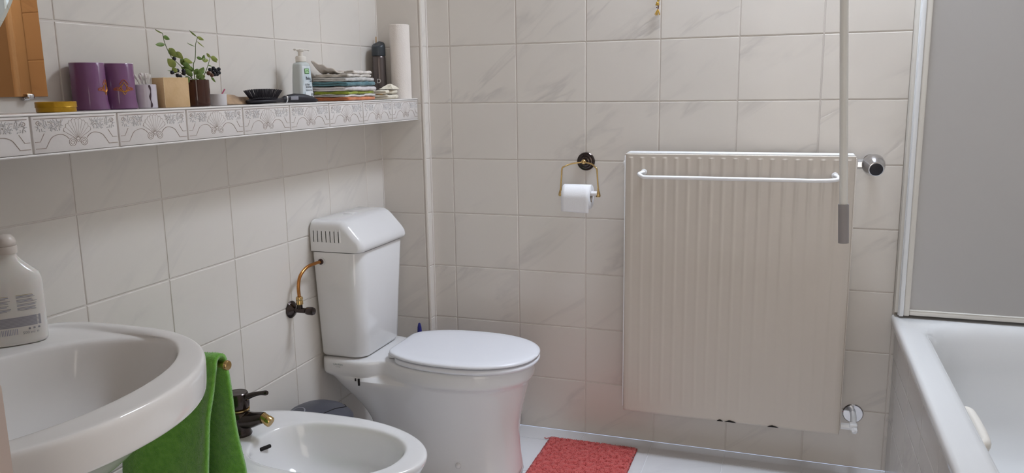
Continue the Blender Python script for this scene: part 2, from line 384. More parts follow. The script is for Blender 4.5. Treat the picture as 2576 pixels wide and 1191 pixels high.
# ------------------------------------------------------------------ tiled shelf along the left wall
SH_X, SH_T, SH_B, SH_END = 0.154, 1.2185, 1.143, -DUCT_D
M_SH = mat('shelf_tile_glaze', (226, 221, 217), 0.2, bump=(60, 0.15, 2))
M_LINE = mat('relief_line_glaze', (172, 157, 147), 0.35)
M_LEAF = mat('relief_leaf_glaze', (214, 211, 210), 0.3)
sh = thing('wall_shelf', 'long white tiled shelf with shell-relief front edge fixed along the left wall', 'shelf', (0, -1.2, SH_B))
def build_shelf():
    L0 = ROOM_F+0.05
    g = G(); g.add(box((SH_X/2-0.001, (SH_END+L0)/2, (SH_T+SH_B)/2-0.0015), (SH_X-0.006, SH_END-L0-0.001, SH_T-SH_B-0.003)))
    g.build('core', M_PLASTER, sh)
    g = G(); y = SH_END; step = 0.197
    k = 0
    while y > L0:
        y2 = max(y-step, L0)
        g.add(box((SH_X/2, (y+y2)/2, SH_T-0.002), (SH_X-0.001, y-y2-0.002, 0.004), 0.0012, 2)); y = y2
    g.build('top_tiles', M_SH, sh)
    g = G(); g.add(box((SH_X-0.003, (SH_END+L0)/2, SH_T-0.0015), (0.008, SH_END-L0, 0.0045), 0.002, 3))
    g.add(box((SH_X-0.003, (SH_END+L0)/2, SH_B+0.0015), (0.008, SH_END-L0, 0.004), 0.0018, 3))
    g.build('edge_trim', mat('shelf_trim', (236, 232, 228), 0.3), sh)
    # one relief tile as shared mesh data
    Wt, Ht = 0.1945, SH_T-SH_B-0.009
    X = 0.0
    def P(u, v, h=0.0): return (h, u*Wt, v*Ht)      # local: x out of the wall, y along the shelf, z up
    gt = G()
    gt.add(box((-0.003, Wt/2, Ht/2), (0.006, Wt-0.002, Ht), 0.0012, 2), 0)
    def ln(pts, r=0.0006, m=1, k=5, h=0.0001, fl=0.5):
        gt.add(tube([Vector(P(a, b, h)) for a, b in (smooth_path([(u, v, 0) for u, v in pts], k) if k > 1 else pts) for a, b in [(a, b)]] if k <= 1 else
                    [Vector(P(q.x, q.y, h)) for q in smooth_path([(u, v, 0) for u, v in pts], k)], r, 5), m)
    def lns(pts, r=0.0006, m=1): gt.add(tube([Vector(P(u, v, 0.0001)) for u, v in pts], r, 5), m)
    lns([(0.03, 0.93), (0.5, 0.93), (0.97, 0.93)], 0.0008)
    for s in (-1, 1):
        def m_(p): return [(0.5+s*(u-0.5), v) for u, v in p]
        # the double stepped line and the arc
        lns(m_([(0.02, 0.13), (0.13, 0.13), (0.165, 0.28)]), 0.0008)
        ln(m_([(0.165, 0.28), (0.20, 0.40), (0.255, 0.47), (0.315, 0.48), (0.365, 0.42), (0.395, 0.34)]), 0.0008)
        lns(m_([(0.02, 0.31), (0.075, 0.31), (0.10, 0.42), (0.125, 0.53)]), 0.0007)
        # volute spiral
        sp = []
        for i in range(30):
            a = i/29*4.6*PI+0.3; rr = 0.052*(1-i/36)
            sp.append((0.435+rr*math.cos(a), 0.235+rr*2.6*math.sin(a)))
        lns(m_(sp), 0.00055)
        # acanthus leaves: many short curved strokes
        rnd = random.Random(5)
        for i in range(64):
            u0 = rnd.uniform(0.05, 0.32); v0 = 0.58+0.28*rnd.random()*(1-abs(u0-0.15)); a = rnd.uniform(0.2, 2.6); l = rnd.uniform(0.02, 0.05)
            c = rnd.uniform(-1.2, 1.2)
            pts = []
            for q in range(5):
                w = q/4; pts.append((u0+l*w*math.cos(a+c*w), v0+2.4*l*w*math.sin(a+c*w)))
            pts = [(min(max(u, 0.02), 0.37), min(max(v, 0.50), 0.90)) for u, v in pts]
            ln(m_(pts), 0.0008 if i % 9 else 0.00035, 2 if i % 9 else 1, 3, 0.0003)
        for (cu, cv, ra) in ((0.07, 0.80, 0.032), (0.28, 0.74, 0.03)):
            pts = [(cu+ra*(1-i/16)*math.cos(i*0.5), cv+2.4*ra*(1-i/16)*math.sin(i*0.5)) for i in range(13)]
            ln(m_([(min(u, .97), min(v, .9)) for u, v in pts]), 0.0006, 1, 2)
    # scallop shell: raised fan of ribs
    n = 9; base = (0.5, 0.30)
    for i in range(n):
        a0 = math.radians(25+130*i/n); a1 = math.radians(25+130*(i+1)/n); am = (a0+a1)/2
        R0 = 0.172
        def pt(a, r): return (base[0]+r*math.cos(a), base[1]+r*3.35*math.sin(a))
        q = [pt(am, 0.02), pt(a0, R0*.75), pt(a0, R0), pt(am, R0*1.08), pt(a1, R0), pt(a1, R0*.75)]
        q = [(u, min(v, 0.90)) for u, v in q]
        o = [P(u, v, 0.0002) for u, v in q]; top = P(*[(q[0][k]+q[3][k])/2 for k in range(2)], 0.0011)
        gt.add(([*o, top], [(0, 1, 6), (1, 2, 6), (2, 3, 6), (3, 4, 6), (4, 5, 6), (5, 0, 6)]), 0)
        lns([q[0], q[1], q[2], q[3], q[4]], 0.00045)
    ln([(pt_[0], pt_[1]) for pt_ in [(0.335, 0.58), (0.38, 0.50), (0.44, 0.40), (0.5, 0.30), (0.56, 0.40), (0.62, 0.50), (0.665, 0.58)]], 0.0005, 1, 4)
    ln([(0.47, 0.20), (0.485, 0.27), (0.5, 0.24), (0.515, 0.27), (0.53, 0.20)], 0.0005, 1, 4)
    proto = None
    y = SH_END-0.001
    i = 0
    while y-0.197 > -2.3:
        if proto is None:
            proto = gt.build('relief_tile', [M_SH, M_LINE, M_LEAF], None, sharp=35)
            o = proto
        else:
            o = proto.copy(); COL.objects.link(o)
        o.parent = sh; o.location = Vector((SH_X, y-0.1962, SH_B+0.0045)) - Vector(sh.location)
        y -= 0.197; i += 1
build_shelf()

# ------------------------------------------------------------------ mirror
def build_mirror():
    t = thing('wall_mirror', 'bronze tinted wall mirror with a clear round centre held by a chrome clip', 'mirror', (0.0, -1.45, 1.247))
    y1, z0, y0, z1 = -1.452, 1.248, -2.20, 1.95
    g = G(); g.add(box((0.007, (y0+y1)/2, (z0+z1)/2), (0.006, y1-y0, z1-z0), 0.0008, 1))
    mt = mat('bronze_mirror_glass', (176, 126, 80), 0.015, metal=1.0)
    g.build('tinted_glass', mt, t)
    g = G(); g.add(lathe([(0.36, 0), (0.36, 0.003), (0.352, 0.005), (0.0, 0.0052)], (0.0103, -1.826, 1.60), 96, (1, 0, 0)))
    g.build('clear_glass', mat('clear_mirror_glass', (225, 232, 228), 0.01, metal=1.0), t, sharp=10)
    for yy in (-1.497, -2.15):
        g = G(); g.add(box((0.011, yy, z0+0.001), (0.012, 0.016, 0.010), 0.002, 2)); g.add(box((0.006, yy-0.004, z0-0.004), (0.008, 0.012, 0.006), 0.001, 1))
        g.build('mirror_clip', M_CHROME, t)
build_mirror()

# ------------------------------------------------------------------ washbasin
def two_ring(cx, cy, z, af, ab, b, pf, pb, n=72):
    out = []
    for i in range(n):
        t = 2*PI*i/n; c = math.cos(t)
        x, y = sup(t, pf if c >= 0 else pb)
        out.append((cx+x*(af if c >= 0 else ab), cy+y*b, z))
    return out
def build_basin():
    cy = -1.83
    t = thing('washbasin', 'large white ceramic washbasin with rounded rim fixed to the left wall', 'washbasin', (0.0, cy, 0.58))
    def out(s, z, dx=0.0, ss=None):
        ss = s if ss is None else ss
        return [(0.004 if p[0] < 0.004 else p[0], p[1], p[2]) for p in two_ring(0.24+dx, cy, z, 0.313*s, 0.236*min(1, s), 0.332*ss, 2.1, 5)]
    def inn(s, z, dx=0.0): return two_ring(0.29+dx, cy, z, 0.20*s, 0.20*s, 0.291*s, 2.0, 2.0)
    def mix(ra, rb, za, zb):
        """front part from ring ra at height za, ledge at the wall side from ring rb at height zb"""
        n = len(ra); out_ = []
        for i in range(n):
            c = math.cos(2*PI*i/n); k = max(0.0, min(1.0, (0.30-c)/0.35)); k = k*k*(3-2*k)
            out_.append((ra[i][0]*(1-k)+rb[i][0]*k, ra[i][1]*(1-k)+rb[i][1]*k, za*(1-k)+zb*k))
        return out_
    def inset(d, z): return [(max(0.004, p[0]-d*(1 if p[0] > 0.3 else (p[0]-0.24)/0.06 if p[0] > 0.24 else -0.3)), cy+(p[1]-cy)*(1-d/0.332), z) for p in out(1.0, z)]
    rings = [out(0.16, 0.60), out(0.40, 0.612), out(0.58, 0.645), out(0.72, 0.69), out(0.84, 0.722), out(0.94, 0.733), out(0.975, 0.7365), out(0.988, 0.740), out(0.995, 0.747), out(0.999, 0.770), out(1.0, 0.786), out(0.9985, 0.793), out(0.993, 0.798), out(0.984, 0.8005), out(0.975, 0.801),
             mix(inn(1.06, 0), inset(0.020, 0), 0.8008, 0.8010), mix(inn(1.02, 0), inset(0.026, 0), 0.8004, 0.7985), mix(inn(1.008, 0), inset(0.034, 0), 0.7992, 0.7925), mix(inn(0.999, 0), inn(1.03, 0), 0.7970, 0.7905), mix(inn(0.992, 0), inn(1.00, 0), 0.7930, 0.7890), mix(inn(0.984, 0), inn(0.985, 0), 0.786, 0.7835),
             inn(0.965, 0.770), inn(0.935, 0.745), inn(0.88, 0.71), inn(0.76, 0.675), inn(0.55, 0.658), inn(0.3, 0.652), inn(0.1, 0.650)]
    g = G(); g.add(loft(rings)); g.build('bowl', M_CERB, t, sharp=80, sub=1)
    g = G(); g.add(lathe([(0.0, 0.0), (0.03, 0.0), (0.032, 0.002), (0.03, 0.004), (0.0, 0.005)], (0.29, cy, 0.652), 32))
    g.build('drain', M_CHROME, t)
    g = G(); g.add(lathe([(0.025, 0), (0.028, 0.03), (0.024, 0.13), (0.02, 0.135)], (0.06, cy, 0.800), 24))
    g.add(tube(smooth_path([(0.06, cy, 0.86), (0.11, cy, 0.885), (0.17, cy, 0.87)]), [0.018]*8+[0.014]*9, 12))
    g.add(tube([(0.06, cy, 0.937), (0.09, cy, 0.95), (0.13, cy, 0.965)], [0.012, 0.009, 0.006], 10))
    g.build('mixer_tap', M_BRONZE, t)
build_basin()

# bottle on the basin ledge
def strip(fn, u0, u1, z0, z1, h, n=8):
    v = []; f = []
    for i in range(n+1):
        u = u0+(u1-u0)*i/n
        for z in (z0, z1): v.append(fn(u, z, h))
    for i in range(n): f.append((2*i, 2*i+2, 2*i+3, 2*i+1))
    return v, f
def build_lotion():
    px, py, pz = 0.066, -1.632, 0.7925
    t = thing('lotion_bottle', 'translucent cream lotion bottle with domed cap and printed back label on the basin ledge', 'bottle', (px, py, pz), rz=math.radians(-36), local=True)
    t.scale = (0.87, 0.87, 0.87)
    a, b = 0.060, 0.030     # half width across the view (local y), half depth (local x)
    def ring(s, z, e=2.6): return [(b*s*sup(2*PI*i/48, e)[0], a*s*sup(2*PI*i/48, e)[1], z) for i in range(48)]
    prof = [(0.90, 0.0), (0.97, 0.003), (1.0, 0.010), (1.0, 0.125), (0.985, 0.140), (0.95, 0.152), (0.885, 0.163), (0.79, 0.173), (0.67, 0.1815), (0.53, 0.188), (0.40, 0.192), (0.33, 0.194), (0.32, 0.198)]
    rr = []
    for s, z in prof:
        k = max(0, min(1, (z-0.15)/0.045))
        rr.append([(x*(1-k)+k*0.019*math.cos(2*PI*i/48), y*(1-k)+k*0.019*math.sin(2*PI*i/48), z) for i, (x, y, z) in enumerate(ring(s, z))])
    M_L = mat('cream_lotion_plastic', (242, 238, 231), 0.16, trans=0.15, sss=0.2)
    g = G(); g.add(loft(rr)); g.build('body', M_L, t, sharp=70)
    g = G(); g.add(lathe([(0.0205, 0.197), (0.0215, 0.199), (0.0215, 0.213), (0.0195, 0.2135), (0.0205, 0.214), (0.0212, 0.222), (0.019, 0.230), (0.013, 0.2365), (0.0, 0.239)], (0, 0, 0), 36))
    g.build('cap', mat('cream_cap_plastic', (232, 222, 212), 0.25, trans=0.15), t, sharp=60)
    def fn(u, z, h):
        # u: y position on the front (+x) side
        y = max(-0.985, min(0.985, u/a)); x = b*(1-abs(y)**2.6)**(1/2.6)
        return (x+h, u, z)
    M_TX = mat('bottle_print_grey', (150, 148, 152), 0.5); M_TX2 = mat('bottle_print_blue', (136, 142, 166), 0.5); M_LB = mat('bottle_label_band', (176, 174, 180), 0.5)
    M_TY = mat('bottle_print_ochre', (176, 164, 128), 0.5)
    gl = G(); rnd = random.Random(3)
    z = 0.108
    for blk in ((3, 0), (3, 1), (2, 2), (3, 1)):
        for i in range(blk[0]):
            for (ua, ub) in ((0.006, 0.044), (-0.044, -0.004)):
                L = rnd.uniform(0.75, 1.0)
                gl.add(strip(fn, ua, ua+(ub-ua)*L, z, z+0.0011, 0.0003), 2 if blk[1] == 0 and i == 0 else (1 if i % 2 else 0))
            z -= 0.0026
        z -= 0.0022
    gl.add(strip(fn, -0.046, 0.047, 0.040, 0.062, 0.0003), 3)
    for i in range(7):
        gl.add(strip(fn, -0.046, 0.047, 0.0415+i*0.003, 0.0425+i*0.003, 0.0005), 0)
    for i in range(14):
        w = rnd.uniform(0.0004, 0.0011); u = -0.040+i*0.0031
        gl.add(strip(fn, u, u+w, 0.024, 0.037, 0.0004, 1), 1)
    for i in range(3): gl.add(strip(fn, 0.022+i*0.009, 0.026+i*0.009, 0.032, 0.036, 0.0004, 2), 0)
    pl = gl.build('printed_label', [M_TX, M_TX2, M_TY, M_LB], t); plabel(pl, 'grey and blue printed back label')
    text('500 ml ℮', 0.0085, frame_mtx((b+0.0006, 0.026, 0.026), (-0.10, 1, 0), (0, 0, 1)), M_TX, 'lettering', t)
build_lotion()

# ------------------------------------------------------------------ towel rail and green towel
def build_towel():
    by, bz = -1.395, 0.694
    t = thing('towel_rail', 'brass towel rail sticking out of the left wall and carrying the green towel', 'towel rail', (0.0, by, bz))
    G().add(lathe([(0.028, 0.002), (0.028, 0.008), (0.014, 0.014), (0.0, 0.015)], (0, by, bz), 24, (1, 0, 0))).build('rosette', M_BRASS, t)
    G().add(tube([(0.010, by, bz), (0.34, by, bz)], 0.0065, 16)).build('bar', M_BRASS, t)
    G().add(lathe([(0.006, 0), (0.0095, 0.001), (0.0105, 0.004), (0.0105, 0.010), (0.009, 0.012), (0.0, 0.0125)], (0.338, by, bz), 24, (1, 0, 0))).build('end_knob', M_BRASS, t)
    # towel folded over the bar: front flap, top, back flap
    nx, ns = 60, 150
    R = 0.015; Lf, Lb = 0.50, 0.46
    v = []; f = []
    total = Lf+PI*R+Lb
    def prof(s):
        if s < Lf: return (-R, -(Lf-s))
        if s < Lf+PI*R:
            a = (s-Lf)/R; return (-R*math.cos(a), R*math.sin(a))
        return (R, -(s-Lf-PI*R))
    for j in range(ns+1):
        s = total*j/ns; dy, dz = prof(s); down = max(0.0, -dz)
        front = dy < 0
        for i in range(nx+1):
            u = i/nx
            x1 = 0.332-0.065*down if front else 0.332+0.012*down
            x0 = 0.075-0.02*down if front else 0.09
            x = x0+(x1-x0)*u
            spread = 1.0+2.2*min(1, down/0.25)*(0.35 if front else 1.0)
            wav = 0.008*math.sin(u*9+2.0*down*6)*min(1, down/0.12)+0.004*noise.noise(Vector((x*14, down*7, 3.1 if front else 9.2)))
            if front: wav -= 0.020*math.exp(-((u-1.0)/0.10)**2)*min(1, down/0.1)
            y = by+dy*spread+wav
            z = bz+dz+0.004+(0.003*noise.noise(Vector((x*30, s*10, 0))))
            v.append((x, y, z))
    for j in range(ns):
        for i in range(nx):
            o = j*(nx+1)+i; f.append((o, o+1, o+nx+2, o+nx+1))
    M_TW = mat('green_terry', (122, 186, 70), 0.95, sheen=0.4, bump=(420, 0.9, 3), var=(90, (100, 164, 54), 0.35, 0.7))
    g = G(); g.add((v, f))
    o = g.build('bath_towel', [M_TW], None, sharp=180, solid=0.009, sub=0)
    tag(o, 'bright green terry towel hanging over the brass rail under the washbasin', 'towel')
    # pile loops
    rnd = random.Random(11); gv = []; gf = []
    me = o.data; me.calc_loop_triangles()
    tris = me.loop_triangles; areas = [tr.area for tr in tris]
    picks = rnd.choices(range(len(tris)), weights=areas, k=26000)
    for p in picks:
        tr = tris[p]; a, b, c = [me.vertices[i].co for i in tr.vertices]
        r1, r2 = rnd.random(), rnd.random()
        if r1+r2 > 1: r1, r2 = 1-r1, 1-r2
        q = a+(b-a)*r1+(c-a)*r2; nrm = tr.normal*(1 if rnd.random() < .5 else -1)
        base = q+nrm*0.0040; tip = base+nrm*0.0026+Vector((rnd.uniform(-1, 1), rnd.uniform(-1, 1), rnd.uniform(-1.8, 0.6)))*0.0014
        sd = nrm.cross(Vector((rnd.uniform(-1, 1), rnd.uniform(-1, 1), rnd.uniform(-1, 1)))).normalized()*0.0007
        k = len(gv); gv += [tuple(base-sd), tuple(base+sd), tuple(tip)]; gf.append((k, k+1, k+2))
    g2 = G(); g2.add((gv, gf)); pl = g2.build('pile', M_TW, None); pl.parent = o; pl['kind'] = 'stuff'
build_towel()

# ------------------------------------------------------------------ toilet
TCY = -0.393
def outline(wf, x0, x1, z, n=48, cy=TCY):
    """closed ring from a half-width function of x (x0..x1)"""
    half = []
    for i in range(n+1):
        x = x0+(x1-x0)*(1-math.cos(PI*i/n))/2
        half.append((x, wf(x)))
    up = [(x, cy+w, z) for x, w in half]; dn = [(x, cy-w, z) for x, w in half[::-1]]
    return up+dn
def build_toilet():
    t = thing('toilet', 'white floor standing toilet with closed lid and low cistern against the left wall', 'toilet', (0.35, TCY, 0.0))
    def rimw(x, s=0.0, hw=0.172, tip=0.688):
        # deck near the wall joined to the oval bowl
        u = (x-0.435)/(tip-0.435 if x > 0.435 else 0.262); w1 = (hw-s)*max(0.0, 1-abs(u)**2.15)**(1/2.15)
        d = 0.150-s
        w2 = d if x < 0.15 else d*(1-0.40*min(1, (x-0.15)/0.10)**1.5)
        if x > 0.26: w2 *= max(0.0, 1-(x-0.26)/0.05)
        c = max(0.0, 1-((0.035-x)/0.035)**2)**0.5 if x < 0.035 else 1.0
        return max(w1, w2)*(0.6+0.4*c)
    def pedw(hw, xb, xf, pf, pb, xc):
        def w(x):
            if x > xc: return hw*max(0.0, 1-((x-xc)/(xf-xc))**pf)**(1/pf)
            return hw*max(0.0, 1-((xc-x)/(xc-xb))**pb)**(1/pb)
        return w
    rings = []
    for (z, hw, xb, xf, pf, pb) in ((0.0, 0.118, 0.165, 0.646, 3.0, 5), (0.012, 0.119, 0.165, 0.646, 3.0, 5), (0.05, 0.112, 0.163, 0.642, 2.8, 5), (0.11, 0.107, 0.158, 0.637, 2.6, 5), (0.16, 0.108, 0.148, 0.636, 2.5, 5),
                                (0.20, 0.113, 0.128, 0.641, 2.4, 5), (0.235, 0.122, 0.100, 0.649, 2.3, 5), (0.265, 0.132, 0.072, 0.656, 2.25, 5), (0.290, 0.141, 0.045, 0.662, 2.2, 5), (0.312, 0.149, 0.024, 0.668, 2.2, 5), (0.330, 0.156, 0.014, 0.673, 2.2, 5)):
        rings.append(outline(pedw(hw, xb, xf, pf, pb, 0.36), xb, xf, z))
    for (z, s, tip) in ((0.340, 0.006, 0.679), (0.348, 0.001, 0.686), (0.360, 0.0, 0.688), (0.376, 0.0, 0.688), (0.387, 0.001, 0.687), (0.3925, 0.005, 0.683), (0.3945, 0.012, 0.676)):
        rings.append(outline(lambda x: rimw(x, s, tip=tip), 0.006, tip, z))
    g = G(); g.add(loft(rings)); b = g.build('bowl', M_CER, t, sharp=50, sub=1)
    # cistern
    def rr(x0, x1, hw, r, z):
        out = []
        for (cx, cyy, a0) in ((x1-r, TCY+hw-r, 0), (x0+0.01, TCY+hw-0.01, PI/2), (x0+0.01, TCY-hw+0.01, PI), (x1-r, TCY-hw+r, 1.5*PI)):
            q = r if a0 in (0, 1.5*PI) else 0.01
            for i in range(9): a = a0+PI/2*i/8; out.append((cx+q*math.cos(a), cyy+q*math.sin(a), z))
        return out
    g = G(); g.add(loft([rr(0.012, 0.150, 0.118, 0.04, 0.395), rr(0.010, 0.158, 0.128, 0.044, 0.399), rr(0.008, 0.163, 0.135, 0.046, 0.409), rr(0.008, 0.170, 0.146, 0.046, 0.58), rr(0.008, 0.178, 0.157, 0.044, 0.745), rr(0.008, 0.176, 0.155, 0.042, 0.749)]))
    cis = g.build('cistern', M_CER, t, sharp=50)
    # inlet opening ring
    g = G(); g.add(lathe([(0.010, -0.004), (0.013, 0.0), (0.0135, 0.003), (0.009, 0.0035)], (0.040, TCY-0.155, 0.719), 24, (0, -1, 0))); g.build('inlet_collar', M_CER, cis)
    # cistern lid: sloping front, rounded edges
    poly = [((0.006, 0.752), (0, 0)), ((0.180, 0.752), (1, 0)), ((0.186, 0.755), (1, 0)), ((0.1885, 0.764), (1, 0)), ((0.186, 0.777), (1, 0)), ((0.178, 0.790), (1, 0.25)), ((0.140, 0.832), (0.7, 0.8)),
            ((0.128, 0.843), (0.6, 0.9)), ((0.116, 0.850), (0.4, 1)), ((0.100, 0.852), (0.2, 1)), ((0.014, 0.852), (0, 1)), ((0.008, 0.850), (0, 1)), ((0.006, 0.844), (0, 1))]
    rl = 0.024; secs = []
    for k in range(9):
        a = PI/2*k/8; secs.append((TCY-0.161+rl*(1-math.sin(a)), rl*(1-math.cos(PI/2-a))))
    secs = [(TCY-0.1585+rl*(1-math.cos(PI/2*k/8)), rl*(1-math.sin(PI/2*k/8))) for k in range(9)]
    secs = secs+[(2*TCY-yy, ins) for yy, ins in secs[::-1]]
    g = G(); g.add(loft([[(p[0]-q[0]*ins, yy, p[1]-q[1]*ins) for p, q in poly] for yy, ins in secs]))
    lid = g.build('cistern_lid', M_CER, t, sharp=50)
    for i in range(7):
        xx = 0.018+i*0.0150
        g = G(); g.add(box((xx, TCY-0.1587, 0.800), (0.0022, 0.0012, 0.036), 0.0004, 1)); o = g.build('vent_slot', M_DARK, lid)
        g = G(); g.add(([(xx+0.001, TCY-0.1587, 0.782), (xx+0.009, TCY-0.1587, 0.782), (xx+0.0045, TCY-0.1610, 0.786), (xx+0.001, TCY-0.1587, 0.818), (xx+0.009, TCY-0.1587, 0.818), (xx+0.0045, TCY-0.1610, 0.816), (xx+0.005, TCY-0.1575, 0.830)],
                         [(0, 2, 5, 3), (2, 1, 4, 5), (0, 1, 2), (3, 5, 6), (5, 4, 6)])); g.build('vent_rib', M_CER, lid, sharp=20)
    for o in list(lid.children): o.location = (0, 0, 0)
    cis.children[0].location = (0, 0, 0)
    g = G(); g.add(box((0.065, TCY, 0.8524), (0.035, 0.05, 0.0028), 0.001, 3)); fb = g.build('flush_button', M_CER, t)
    # seat and lid
    def seatw(s):
        def w(x):
            u = (x-0.455)/((0.705-s)-0.455 if x > 0.455 else 0.258); return (0.178-s)*max(0.0, 1-abs(u)**2.25)**(1/2.25)
        return w
    def seat_ring(s, z, x0=0.228):
        n = 48; wf = seatw(s); half = []
        x1 = 0.705-s; xa = x0+s
        for i in range(n+1):
            x = xa+(x1-xa)*(1-math.cos(PI*i/n))/2; w = wf(x)
            k = (x-xa)/0.022
            if k < 1: w = w-0.022*(1-math.sqrt(max(0, 1-(1-k)**2)))
            half.append((x, max(w, 0)))
        return [(x, TCY+w, z) for x, w in half]+[(x, TCY-w, z) for x, w in half[::-1]]
    g = G(); g.add(loft([seat_ring(0.006, 0.3955, 0.262), seat_ring(0.0015, 0.3985, 0.262), seat_ring(0.0, 0.403, 0.262), seat_ring(0.0015, 0.4085, 0.262), seat_ring(0.006, 0.411, 0.262)])); seat = g.build('seat', M_SEAT, t, sharp=60)
    g = G(); g.add(loft([seat_ring(0.004, 0.4150), seat_ring(0.0, 0.4175), seat_ring(0.0, 0.4215), seat_ring(0.0035, 0.4255), seat_ring(0.012, 0.4275), seat_ring(0.04, 0.429), seat_ring(0.10, 0.430)]))
    g.build('seat_lid', M_SEAT, t, sharp=60)
    for s in (-1, 1):
        g = G(); g.add(box((0.240, TCY+s*0.078, 0.4042), (0.030, 0.026, 0.0185), 0.004, 3)); g.build('hinge', M_SEAT, t)
    g = G(); g.add(sphere((0.47, TCY-0.108, 0.065), 0.010, 10)); g.build('bolt_cap', M_CER, t)
    g = G(); g.add(tube([(0.150, TCY-0.1525, 0.338), (0.150, TCY-0.1525, 0.316)], 0.0035, 10)); g.add(tube([(0.138, TCY-0.1525, 0.338), (0.138, TCY-0.1525, 0.330)], 0.0025, 8)); plabel(g.build('fixing_screw', M_DARK, t), 'dark metal screw')
    text('LAUFEN', 0.0085, frame_mtx((0.075, TCY-0.1506, 0.378), (1, 0, 0), (0, 0, 1)), mat('logo_grey', (150, 160, 158), 0.4), 'maker_mark', t, squeeze=1.15)
    text('cr. design', 0.0045, frame_mtx((0.075, TCY-0.1506, 0.371), (1, 0, 0), (0, 0, 1)), MATS['logo_grey'], 'maker_mark', t)
build_toilet()

# stop valve and copper supply
def build_valve():
    vy, vz = -0.672, 0.592
    t = thing('stop_valve', 'dark bronze stop valve on the wall beside the toilet cistern', 'valve', (0, vy, vz))
    G().add(lathe([(0.026, 0.001), (0.027, 0.004), (0.022, 0.010), (0.012, 0.016), (0.010, 0.018)], (0, vy, vz), 32, (1, 0, 0))).build('rosette', M_BRONZE, t)
    g = G(); g.add(tube([(0.014, vy, vz), (0.060, vy, vz)], 0.0085, 16)); g.add(lathe([(0.0085, 0.0), (0.0085, 0.014)], (0.034, vy, vz+0.006), 16)); g.build('body', M_BRONZE, t)
    g = G(); g.add(lathe([(0.008, 0), (0.011, 0.003), (0.0125, 0.010), (0.0125, 0.024), (0.0105, 0.029), (0.004, 0.030), (0.0, 0.030)], (0.054, vy, vz), 24, (1, 0, 0))); g.build('handle', M_BRONZE, t)
    g = G(); g.add(lathe([(0.006, 0), (0.0105, 0.001), (0.0105, 0.012), (0.0095, 0.014), (0.0105, 0.016), (0.0105, 0.022), (0.0085, 0.025), (0.006, 0.025)], (0.034, vy, vz+0.018), 6 if False else 20)); plabel(g.build('compression_nut', M_BRASS, t), 'shiny brass nut')
    p = smooth_path([(0.034, vy, vz+0.040), (0.034, vy-0.001, vz+0.075), (0.034, vy+0.012, vz+0.105), (0.036, vy+0.045, vz+0.124), (0.039, vy+0.085, vz+0.128), (0.040, TCY-0.159, 0.719)], 8)
    g = G(); g.add(tube(p, 0.0052, 14)); plabel(g.build('supply_pipe', M_COPPER, t), 'curved copper pipe')
    g = G(); g.add(lathe([(0.0092, 0), (0.0092, 0.003), (0.006, 0.0045)], (0.040, TCY-0.1588, 0.719), 20, (0, -1, 0))); plabel(g.build('pipe_grommet', mat('dark_rubber', (70, 52, 50), 0.5), t), 'dark rubber ring')
build_valve()

